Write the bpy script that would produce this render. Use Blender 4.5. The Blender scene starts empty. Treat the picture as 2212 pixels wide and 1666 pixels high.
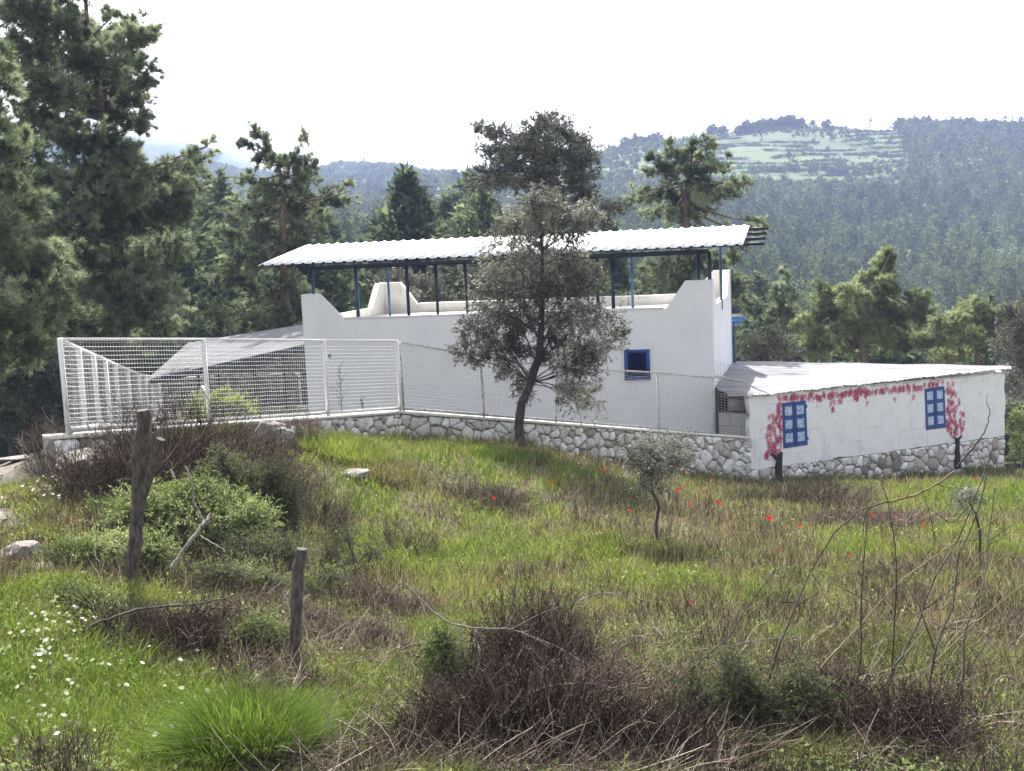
import bpy, math, random
import numpy as np
from mathutils import Vector
rad = math.radians
sc = bpy.context.scene
COL = sc.collection

# ---------------------------------------------------------------- camera
CAM = np.array([0., 0., 8.])
FPX = 2640.0                      # focal length in pixels of a 2212 px wide picture
pit, rol = rad(7.53), 0.045
Fw = np.array([0, math.cos(pit), -math.sin(pit)])
_r0 = np.array([1., 0, 0]); _u0 = np.array([0, math.sin(pit), math.cos(pit)])
Rt = math.cos(rol)*_r0 - math.sin(rol)*_u0
Up = math.sin(rol)*_r0 + math.cos(rol)*_u0
cd = bpy.data.cameras.new('camera'); cam = bpy.data.objects.new('camera', cd); COL.objects.link(cam)
cd.sensor_width = 36; cd.lens = 36*FPX/2212; cd.clip_start = 0.1; cd.clip_end = 20000
from mathutils import Matrix
M = Matrix(((Rt[0], Up[0], -Fw[0], CAM[0]), (Rt[1], Up[1], -Fw[1], CAM[1]), (Rt[2], Up[2], -Fw[2], CAM[2]), (0, 0, 0, 1)))
cam.matrix_world = M
sc.camera = cam

# ---------------------------------------------------------------- light
SUN_EL, SUN_AZ = 46.0, -10.0       # azimuth from +Y (the view direction), negative = left
world = bpy.data.worlds.new("World"); sc.world = world; world.use_nodes = True
wn = world.node_tree; wn.nodes.clear()
wo = wn.nodes.new('ShaderNodeOutputWorld'); bg = wn.nodes.new('ShaderNodeBackground'); sk = wn.nodes.new('ShaderNodeTexSky')
sk.sky_type = 'NISHITA'; sk.sun_disc = False; sk.sun_elevation = rad(SUN_EL); sk.sun_rotation = rad(SUN_AZ)
sk.air_density = 1.0; sk.dust_density = 4.0; sk.ozone_density = 1.0
bg.inputs['Strength'].default_value = 0.145
hs = wn.nodes.new('ShaderNodeHueSaturation'); hs.inputs['Saturation'].default_value = .30
wn.links.new(sk.outputs[0], hs.inputs['Color']); wn.links.new(hs.outputs[0], bg.inputs[0]); wn.links.new(bg.outputs[0], wo.inputs[0])
sl = bpy.data.lights.new('sun', 'SUN'); sun = bpy.data.objects.new('sun', sl); COL.objects.link(sun)
sl.energy = 5.0; sl.angle = rad(0.6); sl.color = (1.0, 0.955, 0.88)
sd = Vector((math.sin(rad(SUN_AZ))*math.cos(rad(SUN_EL)), math.cos(rad(SUN_AZ))*math.cos(rad(SUN_EL)), math.sin(rad(SUN_EL))))
sun.rotation_euler = sd.to_track_quat('Z', 'Y').to_euler(); sun.location = (0, 0, 60)
sc.view_settings.view_transform = 'Standard'; sc.view_settings.look = 'None'
sc.view_settings.exposure = 1.45; sc.view_settings.gamma = 1.0; sc.view_settings.use_curve_mapping = False
try:
    sc.cycles.max_bounces = 5; sc.cycles.diffuse_bounces = 2; sc.cycles.glossy_bounces = 2
    sc.cycles.transmission_bounces = 4; sc.cycles.volume_bounces = 1; sc.cycles.caustics_reflective = False
except Exception: pass

# ---------------------------------------------------------------- maths helpers
def ray(u, v): return Fw + (u-1106)/FPX*Rt - (v-833)/FPX*Up
def Py(u, v, y): d = ray(u, v); return CAM + d*(y/d[1])
rng = np.random.default_rng(7)
def nrm(a): return a/np.maximum(np.linalg.norm(a, axis=-1, keepdims=True), 1e-9)
def rdir(n, r=None):
    r = r or rng
    return nrm(r.normal(size=(n, 3)))
def _h(ix, iy, s):
    h = (ix*374761393 + iy*668265263 + s*974634777) & 0xffffffff
    h = ((h ^ (h >> 13))*1274126177) & 0xffffffff
    return ((h ^ (h >> 16)) & 0xffff)/65535.0
def vnoise(x, y, s=0):
    x = np.asarray(x, float); y = np.asarray(y, float)
    ix = np.floor(x).astype(np.int64); iy = np.floor(y).astype(np.int64)
    fx = x-ix; fy = y-iy; fx = fx*fx*(3-2*fx); fy = fy*fy*(3-2*fy)
    a = _h(ix, iy, s); b = _h(ix+1, iy, s); c = _h(ix, iy+1, s); d = _h(ix+1, iy+1, s)
    return (a*(1-fx)+b*fx)*(1-fy)+(c*(1-fx)+d*fx)*fy
def fbm(x, y, s=0, o=4):
    t = 0; a = .5; k = 1.
    for i in range(o): t = t+a*vnoise(x*k, y*k, s+i*17); a *= .5; k *= 2.03
    return t/(1-.5**o)
def tps(pts):
    P = np.array(pts, float); n = len(P)
    def U(r2): return np.where(r2 > 0, r2*np.log(np.maximum(r2, 1e-12)), 0)
    K = U(((P[:, None, :2]-P[None, :, :2])**2).sum(-1)) + np.eye(n)*0.8
    A = np.zeros((n+3, n+3)); A[:n, :n] = K; A[:n, n] = 1; A[:n, n+1:] = P[:, :2]; A[n, :n] = 1; A[n+1:, :n] = P[:, :2].T
    w = np.linalg.solve(A, np.r_[P[:, 2], 0, 0, 0])
    def f(x, y):
        x = np.asarray(x, float); y = np.asarray(y, float); z = w[n]+w[n+1]*x+w[n+2]*y
        for i in range(n): z = z+w[i]*U((x-P[i, 0])**2+(y-P[i, 1])**2)
        return z
    return f

# ---------------------------------------------------------------- object helpers
def tag(o, label=None, cat=None, group=None, kind=None):
    if label: o['label'] = label
    if cat: o['category'] = cat
    if group: o['group'] = group
    if kind: o['kind'] = kind
    return o
def thing(name, loc, label, cat, group=None):
    o = bpy.data.objects.new(name, None); COL.objects.link(o); o.location = [float(a) for a in loc]
    o.empty_display_size = .3
    return tag(o, label, cat, group)
class MB:
    """collects vertices and faces (world coordinates) into ONE mesh"""
    def __init__(s): s.v = []; s.f = []; s.t = []; s.n = 0; s.mi = []
    def add(s, v, f, tint=0.5, mi=0):
        v = np.asarray(v, float).reshape(-1, 3); f = np.asarray(f, int)
        if len(v) == 0: return
        s.v.append(v); s.f.append(f+s.n); s.n += len(v)
        t = np.full(len(v), tint, float) if np.isscalar(tint) else np.asarray(tint, float); s.t.append(t)
        s.mi.append(np.full(len(f), mi, int))
    def mesh(s, name, mats, loc=(0, 0, 0), smooth=False):
        me = bpy.data.meshes.new(name)
        v = np.concatenate(s.v)-np.asarray(loc, float)
        me.vertices.add(len(v)); me.vertices.foreach_set('co', v.astype(np.float32).ravel())
        idx = np.concatenate([f.ravel() for f in s.f]); cnt = np.concatenate([np.full(len(f), f.shape[1]) for f in s.f])
        me.loops.add(len(idx)); me.loops.foreach_set('vertex_index', idx.astype(np.int32))
        me.polygons.add(len(cnt)); st = np.r_[0, np.cumsum(cnt)[:-1]]
        me.polygons.foreach_set('loop_start', st.astype(np.int32)); me.polygons.foreach_set('loop_total', cnt.astype(np.int32))
        me.polygons.foreach_set('material_index', np.concatenate(s.mi).astype(np.int32))
        if smooth: me.polygons.foreach_set('use_smooth', np.ones(len(cnt), bool))
        a = me.attributes.new('tint', 'FLOAT', 'POINT'); a.data.foreach_set('value', np.concatenate(s.t).astype(np.float32))
        for m in (mats if isinstance(mats, (list, tuple)) else [mats]): me.materials.append(m)
        me.update(); me.validate()
        return me
    def build(s, name, mats, parent=None, loc=None, smooth=False):
        if loc is None: loc = parent_loc(parent) if parent else (0, 0, 0)
        o = bpy.data.objects.new(name, s.mesh(name, mats, loc, smooth)); COL.objects.link(o)
        if parent: o.parent = parent
        else: o.location = [float(a) for a in loc]
        return o
def parent_loc(p):
    l = np.zeros(3)
    while p is not None: l = l+np.array(p.location); p = p.parent
    return l
def box(mb, c, sx, sy, sz, ax=None, tint=.5, mi=0):
    """box centred on c with half sizes along axes ax (3x3 rows)"""
    ax = np.eye(3) if ax is None else np.asarray(ax, float)
    q = np.array([[i, j, k] for i in (-1, 1) for j in (-1, 1) for k in (-1, 1)], float)*[sx, sy, sz]
    mb.add(np.asarray(c)+q@ax, [[0, 1, 3, 2], [4, 6, 7, 5], [0, 4, 5, 1], [2, 3, 7, 6], [0, 2, 6, 4], [1, 5, 7, 3]], tint, mi)
def beam(mb, a, b, w, h, tint=.5, mi=0, upv=(0, 0, 1)):
    """rectangular bar from a to b, half width w, half height h"""
    a = np.asarray(a, float); b = np.asarray(b, float); d = b-a; L = np.linalg.norm(d); d /= L
    s = np.cross(d, upv)
    if np.linalg.norm(s) < 1e-3: s = np.array([1., 0, 0])
    s = s/np.linalg.norm(s); t = np.cross(s, d)
    box(mb, (a+b)/2, L/2, w, h, [d, s, t], tint, mi)
def prism(mb, poly, depth_vec, tint=.5, mi=0):
    """extrude a planar polygon (N,3) along depth_vec"""
    p = np.asarray(poly, float); n = len(p); q = p+np.asarray(depth_vec, float)
    mb.add(p, [list(range(n))], tint, mi); mb.add(q, [list(range(n))[::-1]], tint, mi)
    mb.add(np.r_[p, q], [[i, i+n, (i+1) % n+n, (i+1) % n] for i in range(n)], tint, mi)
def tubes(mb, P, Rr, sides=4, tint=.5, mi=0, cap=False):
    """P (N,K,3) polylines, Rr (N,K) radii"""
    P = np.asarray(P, float); Rr = np.asarray(Rr, float); N, K, _ = P.shape
    if N == 0: return
    T = nrm(np.gradient(P, axis=1)); ref = np.where(np.abs(T[..., 2:3]) > .9, np.array([1., 0, 0]), np.array([0, 0, 1.]))
    ref = np.broadcast_to(ref[:, :1], T.shape)
    A = nrm(np.cross(T, ref)); B = np.cross(T, A)
    an = np.arange(sides)*2*math.pi/sides
    V = P[:, :, None]+Rr[:, :, None, None]*(A[:, :, None]*np.cos(an)[:, None]+B[:, :, None]*np.sin(an)[:, None])
    k = np.arange(K-1)[:, None]; s = np.arange(sides)[None]
    f = np.stack([k*sides+s, k*sides+(s+1) % sides, (k+1)*sides+(s+1) % sides, (k+1)*sides+s], -1).reshape(-1, 4)
    F = (f[None]+(np.arange(N)*K*sides)[:, None, None]).reshape(-1, 4)
    t = tint if np.isscalar(tint) else np.repeat(np.asarray(tint), K*sides)
    mb.add(V.reshape(-1, 3), F, t, mi)
    if cap:
        for n in range(N):
            for kk in (0, K-1): mb.add(V[n, kk], [list(range(sides))], tint if np.isscalar(tint) else tint[n], mi)
def leaves(mb, C, D, L, W, tint, mi=0, r=None):
    """rhombic leaves"""
    n = len(C)
    if n == 0: return
    S = nrm(np.cross(D, rdir(n, r))); L = np.broadcast_to(L, n)[:, None]; W = np.broadcast_to(W, n)[:, None]
    V = np.stack([C, C+D*L*.45+S*W/2, C+D*L, C+D*L*.45-S*W/2], 1)
    mb.add(V.reshape(-1, 3), np.arange(n*4).reshape(-1, 4), np.repeat(tint, 4), mi)
def needles(mb, C, D, per, L, W, spread, tint, mi=0, r=None):
    """tufts of needle triangles"""
    r = r or rng; n = len(C)
    if n == 0: return
    c = np.repeat(C, per, 0); d = nrm(np.repeat(D, per, 0)+r.normal(size=(n*per, 3))*spread)
    s = nrm(np.cross(d, rdir(n*per, r)))*W/2; l = (L*r.uniform(.6, 1.15, n*per))[:, None]
    V = np.stack([c-s, c+s, c+d*l], 1)
    mb.add(V.reshape(-1, 3), np.arange(n*per*3).reshape(-1, 3), np.repeat(np.repeat(tint, per), 3), mi)

# ---------------------------------------------------------------- materials
def newmat(name):
    m = bpy.data.materials.new(name); m.use_nodes = True; nt = m.node_tree; nt.nodes.clear()
    o = nt.nodes.new('ShaderNodeOutputMaterial'); return m, nt, o
def ramp(nt, fac, stops):
    r = nt.nodes.new('ShaderNodeValToRGB'); e = r.color_ramp.elements
    while len(e) > 1: e.remove(e[-1])
    e[0].position = stops[0][0]; e[0].color = (*stops[0][1], 1)
    for p, c in stops[1:]:
        x = e.new(p); x.color = (*c, 1)
    nt.links.new(fac, r.inputs[0]); return r.outputs[0]
def posn(nt):
    g = nt.nodes.new('ShaderNodeNewGeometry'); return g.outputs['Position']
def noise(nt, scale, detail=4, vec=None, rough=.6, stretch=None):
    n = nt.nodes.new('ShaderNodeTexNoise'); n.inputs['Scale'].default_value = scale; n.inputs['Detail'].default_value = detail
    n.inputs['Roughness'].default_value = rough
    vec = vec or posn(nt)
    if stretch:
        mp = nt.nodes.new('ShaderNodeMapping'); mp.inputs['Scale'].default_value = stretch; nt.links.new(vec, mp.inputs[0]); vec = mp.outputs[0]
    nt.links.new(vec, n.inputs['Vector']); return n.outputs['Fac']
def mix(nt, a, b, fac, mode='MIX'):
    m = nt.nodes.new('ShaderNodeMixRGB'); m.blend_type = mode
    for i, x in ((0, fac), (1, a), (2, b)):
        if isinstance(x, (int, float)): m.inputs[i].default_value = x
        elif isinstance(x, tuple): m.inputs[i].default_value = (*x, 1)
        else: nt.links.new(x, m.inputs[i])
    return m.outputs[0]
def math_(nt, op, a, b=0.):
    m = nt.nodes.new('ShaderNodeMath'); m.operation = op
    for i, x in ((0, a), (1, b)):
        if isinstance(x, (int, float)): m.inputs[i].default_value = x
        else: nt.links.new(x, m.inputs[i])
    return m.outputs[0]
def principled(nt, o, col, rough=.8, metal=0., bump=None, bs=.3, bd=.02, spec=None):
    p = nt.nodes.new('ShaderNodeBsdfPrincipled'); p.inputs['Roughness'].default_value = rough; p.inputs['Metallic'].default_value = metal
    if spec is not None: p.inputs['Specular IOR Level'].default_value = spec
    if isinstance(col, tuple): p.inputs['Base Color'].default_value = (*col, 1)
    else: nt.links.new(col, p.inputs['Base Color'])
    if bump is not None:
        b = nt.nodes.new('ShaderNodeBump'); b.inputs['Strength'].default_value = bs; b.inputs['Distance'].default_value = bd
        nt.links.new(bump, b.inputs['Height']); nt.links.new(b.outputs[0], p.inputs['Normal'])
    nt.links.new(p.outputs[0], o.inputs[0]); return p
def attr(nt, n='tint'):
    a = nt.nodes.new('ShaderNodeAttribute'); a.attribute_name = n; return a.outputs['Fac']
def leafmat(name, stops, trans=.35, tcol=None, objvar=0.0, gloss=0.0):
    m, nt, o = newmat(name); t = attr(nt)
    if objvar:
        oi = nt.nodes.new('ShaderNodeObjectInfo'); t = math_(nt, 'ADD', t, math_(nt, 'MULTIPLY', math_(nt, 'SUBTRACT', oi.outputs['Random'], .5), objvar))
    c = ramp(nt, t, stops)
    d = nt.nodes.new('ShaderNodeBsdfDiffuse'); nt.links.new(c, d.inputs[0])
    tr = nt.nodes.new('ShaderNodeBsdfTranslucent'); nt.links.new(mix(nt, c, tcol or (1, 1, .8), 1.0, 'MULTIPLY'), tr.inputs[0])
    ms = nt.nodes.new('ShaderNodeMixShader'); ms.inputs[0].default_value = trans
    nt.links.new(d.outputs[0], ms.inputs[1]); nt.links.new(tr.outputs[0], ms.inputs[2]); out = ms.outputs[0]
    if gloss:
        g = nt.nodes.new('ShaderNodeBsdfGlossy'); g.inputs['Roughness'].default_value = .45; g.inputs[0].default_value = (.9, .95, 1, 1)
        m2 = nt.nodes.new('ShaderNodeMixShader'); m2.inputs[0].default_value = gloss
        nt.links.new(out, m2.inputs[1]); nt.links.new(g.outputs[0], m2.inputs[2]); out = m2.outputs[0]
    nt.links.new(out, o.inputs[0]); return m
def simple(name, col, rough=.7, metal=0., var=.15, scale=3., bs=.0, spec=None):
    m, nt, o = newmat(name); n = noise(nt, scale, 5)
    c = ramp(nt, n, [(.3, tuple(x*(1-var) for x in col)), (.7, tuple(min(1, x*(1+var)) for x in col))])
    principled(nt, o, c, rough, metal, n if bs else None, bs, spec=spec); return m
M_ = {}
# painted render of the house: off-white with faint blotches, thin vertical runs, hairline patches
m, nt, o = newmat('white_render'); a = noise(nt, .7, 5); b = noise(nt, 1.0, 4, stretch=(3, 3, .35)); f = noise(nt, 22, 6)
c = ramp(nt, a, [(.3, (.75, .74, .77)), (.55, (.81, .80, .83)), (.75, (.84, .83, .85))])
c = mix(nt, c, (.66, .65, .62), ramp(nt, b, [(.62, (0, 0, 0)), (.8, (.35, .35, .35))]))
principled(nt, o, c, .85, bump=mix(nt, f, a, .5), bs=.35, bd=.015); M_['white'] = m
m, nt, o = newmat('weathered_render'); a = noise(nt, 1.3, 6); b = noise(nt, 1.6, 5, stretch=(2.5, 2.5, .5))
c = ramp(nt, a, [(.3, (.58, .55, .50)), (.6, (.74, .72, .67))]); c = mix(nt, c, (.25, .24, .22), ramp(nt, b, [(.6, (0, 0, 0)), (.75, (.75, .75, .75))]))
principled(nt, o, c, .9, bump=a, bs=.3); M_['whiteold'] = m
m, nt, o = newmat('roof_sheet'); a = noise(nt, .5, 4); b = noise(nt, 3., 5, stretch=(.07, 1.3, .6))
c = ramp(nt, a, [(.3, (.215, .215, .235)), (.7, (.27, .27, .29))]); c = mix(nt, c, (.10, .095, .095), ramp(nt, b, [(.54, (0, 0, 0)), (.66, (.8, .8, .8))]))
principled(nt, o, c, .95, 0., bump=a, bs=.1, spec=.02); M_['roof'] = m
m, nt, o = newmat('roof_sheet_clean'); a = noise(nt, .8, 4)
c = ramp(nt, a, [(.3, (.80, .80, .82)), (.7, (.88, .88, .88))]); principled(nt, o, c, .38, 0., spec=.8); M_['roofclean'] = m
M_['navy'] = simple('navy_steel', (.012, .022, .05), .5, .0, .3, 6)
M_['bluesteel'] = simple('blue_steel', (.02, .07, .16), .5, .0, .3, 6)
M_['blue'] = simple('blue_paint', (.016, .062, .26), .6, 0, .2, 5)
M_['bluelight'] = simple('light_blue_paint', (.06, .22, .62), .6, 0, .2, 5)
M_['glassnavy'] = simple('dark_blue_board', (.003, .006, .035), .9, 0, .2, 3, spec=.1)
M_['fence'] = simple('white_fence_paint', (.74, .73, .72), .6, 0, .10, 4)
m, nt, o = newmat('shaded_flaking_paint'); a = noise(nt, 14, 6)
c = ramp(nt, a, [(.40, (.30, .29, .28)), (.52, (.62, .61, .61)), (.7, (.7, .7, .7))]); principled(nt, o, c, .7); M_['fenceshade'] = m  # white paint of the left fence, greyed here for shade, plus flaked spots
M_['wire'] = simple('galvanised_wire', (.62, .62, .62), .45, .15, .15, 9)
M_['wireshade'] = simple('shaded_wire', (.42, .42, .42), .5, .3, .25, 9)  # darker copy of the fence wire, shade put into its colour
m, nt, o = newmat('limestone'); t = attr(nt); a = noise(nt, 7, 7); b = noise(nt, 26, 6, rough=.7)
c = ramp(nt, t, [(0, (.26, .22, .19)), (.22, (.50, .44, .38)), (.5, (.72, .69, .66)), (1, (.90, .89, .88))])
c = mix(nt, c, (.22, .20, .18), ramp(nt, a, [(.52, (0, 0, 0)), (.70, (.6, .6, .6))]))
c = mix(nt, c, (.36, .30, .24), ramp(nt, b, [(.58, (0, 0, 0)), (.75, (.5, .5, .5))]))
principled(nt, o, c, .95, bump=mix(nt, a, b, .5), bs=.8, bd=.04); M_['stone'] = m
m, nt, o = newmat('old_mortar'); a = noise(nt, 9, 6); c = ramp(nt, a, [(.3, (.07, .065, .06)), (.7, (.26, .25, .24))])
principled(nt, o, c, .95, bump=a, bs=.8, bd=.03); M_['mortar'] = m
m, nt, o = newmat('grey_rock'); a = noise(nt, 2.2, 8, rough=.65); b = noise(nt, 14, 6)
c = ramp(nt, a, [(.3, (.12, .105, .10)), (.55, (.26, .235, .22)), (.75, (.42, .39, .37))]); c = mix(nt, c, (.2, .19, .15), ramp(nt, b, [(.55, (0, 0, 0)), (.7, (.7, .7, .7))]))
principled(nt, o, c, .95, bump=mix(nt, a, b, .4), bs=1., bd=.08); M_['rock'] = m
# painted block wall: courses of large blocks, joints showing through as fine grooves, patches and runs
m, nt, o = newmat('painted_blocks')
at = nt.nodes.new('ShaderNodeAttribute'); at.attribute_name = 'uvm'; uv = at.outputs['Vector']
br = nt.nodes.new('ShaderNodeTexBrick'); br.offset = .5; br.inputs['Scale'].default_value = 1.; br.inputs['Brick Width'].default_value = .95
br.inputs['Row Height'].default_value = .42; br.inputs['Mortar Size'].default_value = .011; br.inputs['Mortar Smooth'].default_value = .2
wp = nt.nodes.new('ShaderNodeVectorMath'); wp.operation = 'ADD'
nz = nt.nodes.new('ShaderNodeTexNoise'); nz.inputs['Scale'].default_value = 1.1; nt.links.new(uv, nz.inputs['Vector'])
sc_ = nt.nodes.new('ShaderNodeVectorMath'); sc_.operation = 'SCALE'; sc_.inputs['Scale'].default_value = .07
nt.links.new(nz.outputs['Color'], sc_.inputs[0]); nt.links.new(uv, wp.inputs[0]); nt.links.new(sc_.outputs[0], wp.inputs[1]); nt.links.new(wp.outputs[0], br.inputs['Vector'])
jm = ramp(nt, noise(nt, .9, 4, uv), [(.50, (0, 0, 0)), (.60, (1, 1, 1))])
joint = mix(nt, (0, 0, 0), br.outputs['Fac'], jm)
a = noise(nt, 1.5, 6, uv); run = noise(nt, 1., 5, uv, stretch=(5, .35, 1)); pt = noise(nt, 2.2, 5, uv)
c = ramp(nt, a, [(.3, (.78, .77, .78)), (.6, (.85, .84, .86)), (.8, (.87, .87, .88))])
c = mix(nt, c, (.50, .49, .46), ramp(nt, run, [(.60, (0, 0, 0)), (.70, (.5, .5, .5))]))
c = mix(nt, c, (.62, .60, .56), ramp(nt, pt, [(.62, (0, 0, 0)), (.66, (.6, .6, .6))]))
c = mix(nt, c, (.42, .40, .38), math_(nt, 'MULTIPLY', joint, .7))
principled(nt, o, c, .9, bump=math_(nt, 'SUBTRACT', mix(nt, a, pt, .5), joint), bs=.5, bd=.02); M_['blocks'] = m
m, nt, o = newmat('grey_blocks'); br = nt.nodes.new('ShaderNodeTexBrick'); at = nt.nodes.new('ShaderNodeAttribute'); at.attribute_name = 'uvm'
nt.links.new(at.outputs['Vector'], br.inputs['Vector']); br.inputs['Scale'].default_value = 1; br.inputs['Brick Width'].default_value = .9; br.inputs['Row Height'].default_value = .5
br.inputs['Mortar Size'].default_value = .02; br.inputs['Color1'].default_value = (.42, .40, .38, 1); br.inputs['Color2'].default_value = (.48, .46, .43, 1); br.inputs['Mortar'].default_value = (.24, .23, .21, 1)
c = mix(nt, br.outputs['Color'], (.3, .29, .27), ramp(nt, noise(nt, 3, 6), [(.5, (0, 0, 0)), (.7, (.6, .6, .6))])); principled(nt, o, c, .95); M_['greyblocks'] = m
M_['pane'] = None
m, nt, o = newmat('brushed_white_on_blue'); a = noise(nt, 7, 5, stretch=(1, 1, 3)); c = ramp(nt, a, [(.36, (.10, .22, .50)), (.5, (.42, .52, .70)), (.62, (.62, .70, .80))]); principled(nt, o, c, .7); M_['pane'] = m
m, nt, o = newmat('blossom_paint'); t = attr(nt); c = ramp(nt, t, [(0, (.40, .012, .08)), (.6, (.52, .03, .13)), (1, (.62, .12, .24))]); principled(nt, o, c, .8); M_['blossom'] = m
M_['pinkwash'] = simple('pink_wash_paint', (.80, .60, .64), .8, 0, .06, 9)
M_['leafpaint'] = simple('grey_green_paint', (.24, .31, .25), .8, 0, .1, 9)
M_['blackpaint'] = simple('black_paint', (.018, .018, .022), .8, 0, .4, 9)
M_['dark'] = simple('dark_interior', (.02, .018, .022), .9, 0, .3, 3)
M_['rust'] = simple('rusty_brown', (.10, .045, .03), .9, 0, .4, 8)
def barkmat(n, c1, c2, sc_=9):
    m, nt, o = newmat(n); a = noise(nt, sc_, 7, stretch=(2.2, 2.2, .6)); b = noise(nt, 2., 4)
    c = ramp(nt, a, [(.35, c1), (.65, c2)]); c = mix(nt, c, tuple(x*.6 for x in c1), ramp(nt, b, [(.5, (0, 0, 0)), (.75, (.5, .5, .5))]))
    principled(nt, o, c, .95, bump=a, bs=1., bd=.03); return m
M_['barkpine'] = barkmat('pine_bark', (.06, .045, .035), (.20, .15, .12))
M_['barkolive'] = barkmat('olive_bark', (.035, .030, .03), (.10, .085, .08))
M_['stake'] = barkmat('weathered_stake', (.04, .032, .03), (.16, .13, .115), 14)
M_['deadwood'] = barkmat('dead_wood', (.11, .09, .075), (.36, .31, .26), 16)
M_['cutwood'] = simple('cut_wood', (.42, .34, .27), .9, 0, .3, 12)
M_['pine'] = leafmat('pine_needles', [(0, (.055, .075, .050)), (.28, (.12, .15, .095)), (.6, (.23, .27, .17)), (1, (.44, .47, .33))], .48, (.95, 1, .85), objvar=.15)
M_['cone'] = simple('pine_cone', (.035, .027, .022), .9, 0, .3, 9)
M_['pinefar'] = leafmat('distant_pine', [(0, (.012, .024, .014)), (.5, (.050, .078, .038)), (1, (.16, .20, .09))], .35, objvar=.3)
M_['pinelight'] = leafmat('light_pine_needles', [(0, (.07, .095, .045)), (.28, (.15, .19, .095)), (.6, (.29, .33, .17)), (1, (.46, .48, .29))], .45, (.95, 1, .85))
M_['pinemid'] = leafmat('woodland_pine', [(0, (.03, .045, .028)), (.4, (.085, .115, .068)), (.75, (.17, .205, .125)), (1, (.30, .33, .21))], .4, objvar=.35)
M_['olive'] = leafmat('olive_leaves', [(0, (.055, .056, .047)), (.4, (.135, .137, .115)), (.75, (.27, .27, .235)), (1, (.48, .48, .44))], .26, gloss=.025)
M_['oak'] = leafmat('broad_leaves', [(0, (.040, .048, .034)), (.5, (.085, .095, .066)), (1, (.19, .195, .14))], .25, gloss=.03)
M_['shrub'] = leafmat('shrub_leaves', [(0, (.07, .10, .035)), (.4, (.15, .20, .07)), (.75, (.27, .33, .14)), (1, (.46, .50, .28))], .45)
M_['shrubdk'] = leafmat('dark_shrub_leaves', [(0, (.04, .05, .03)), (.5, (.10, .115, .06)), (1, (.22, .24, .13))], .3)
M_['yellow'] = leafmat('yellow_green_leaves', [(0, (.12, .18, .03)), (.5, (.26, .33, .06)), (1, (.42, .48, .12))], .45)
M_['twig'] = leafmat('brown_twigs', [(0, (.022, .016, .015)), (.4, (.075, .054, .047)), (.75, (.23, .175, .145)), (1, (.52, .45, .37))], .05)
M_['stalk'] = leafmat('dry_stalks', [(0, (.06, .05, .03)), (.4, (.16, .13, .08)), (.75, (.34, .28, .18)), (1, (.55, .48, .34))], .25)
M_['grass'] = leafmat('grass_blades', [(0, (.07, .055, .04)), (.20, (.28, .23, .145)), (.36, (.20, .18, .09)), (.50, (.155, .17, .065)), (.68, (.25, .305, .075)), (.86, (.11, .175, .035)), (1, (.04, .085, .018))], .45, (1, 1, .7))
M_['red'] = leafmat('poppy_petal', [(0, (.65, .03, .02)), (1, (.8, .06, .04))], .5, (1, .8, .7))
M_['petal'] = leafmat('white_petal', [(0, (.75, .75, .70)), (1, (.85, .85, .82))], .4)
M_['orange'] = leafmat('orange_petal', [(0, (.75, .30, .02)), (1, (.8, .42, .03))], .4)
M_['yolk'] = simple('yellow_disc', (.65, .42, .03), .8)

# ---------------------------------------------------------------- plan of the site
A_ = np.array([-9.58, 26., 3.97]); C_ = np.array([-3.26, 35., 2.79]); D_ = np.array([8.55, 44.2, -.15])
AX = [np.array([8.76, 45.0]), np.array([22.0, 54.0]), np.array([22.4, 55.6]), np.array([10.1, 54.7])]   # annex footprint
SIDE = [A_, np.array([-11.3, 33, 3.0]), np.array([-12.35, 38, 2.2]), np.array([-14.1, 46, 1.0]), np.array([-16, 54, 0.]), np.array([-18, 62, -1.0]), np.array([-14.4, 61.6, -1.0]), np.array([-10.7, 61.2, -1.0])]
zF = tps([(-.13, 9, 3.8), (-4.1, 9, 4.0), (3.8, 9, 3.6), (-9, 9, 4.5), (8, 9, 3.7), (0, 4, 4.6), (-2.43, 12.5, 3.34), (-4.94, 15, 3.66), (-6.6, 16, 3.75), (5.4, 13, 3.2), (10, 16, 2.6), (2.78, 24, 1.43), (-2, 20, 2.3),
          (5, 24, 1.25), (8.3, 22, 1.2), (6.4, 33, .05), (7.5, 38, -.9), (11, 40, -1.3), (17, 46, -2.7), (2.6, 38.8, .15), (5.5, 41, -.85), (12, 31, .2), (.25, 36, 1.25), (-3.2, 34.6, 1.85), (8.5, 43.4, -1.75), (8.7, 44.6, -2.1), (22, 53.4, -4.0), (15.2, 45, -2.3), (15.2, 49, -3.0), (22, 45, -2.8), (32, 50, -4.4),
          (-5.6, 30, 2.95), (-7.4, 27.5, 3.4), (-7.6, 25, 3.5), (-5.0, 24, 3.2), (-4.6, 27, 2.9), (-6.2, 21, 3.65), (-3.0, 24, 2.0), (-9.3, 24.5, 3.15), (-9.7, 24, 3.0), (-12, 30, 2.3), (-16, 26, 2.8), (-20, 20, 3.4), (-14.5, 36, .8), (-17, 44, -1.), (-24, 40, -1.5), (16, 33, 0), (24, 30, -.6), (35, 20, 1)])
zB = tps([(-9.6, 27, 3.5), (-6, 32.5, 2.4), (-3, 36.5, 1.3), (1, 40, .2), (4, 42.5, -1.0), (-6, 40, .8), (0, 45, -.8), (-11.3, 33, 2.8), (-12.35, 38, 2.0), (-14.3, 46, .8), (-18, 62, -1.3), (8, 45.2, -2.2), (-8.4, 49.4, .0), (7.7, 46.6, -2.2), (-6, 57, -.5), (10, 55, -4), (9.5, 47.2, -2.6), (14, 51, -3.8), (20, 54, -4.8), (0, 70, -4.5), (-30, 60, -5), (-40, 75, -7), (20, 60, -6.5), (25, 75, -10), (26, 56, -5.2), (40, 60, -8)])
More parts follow.
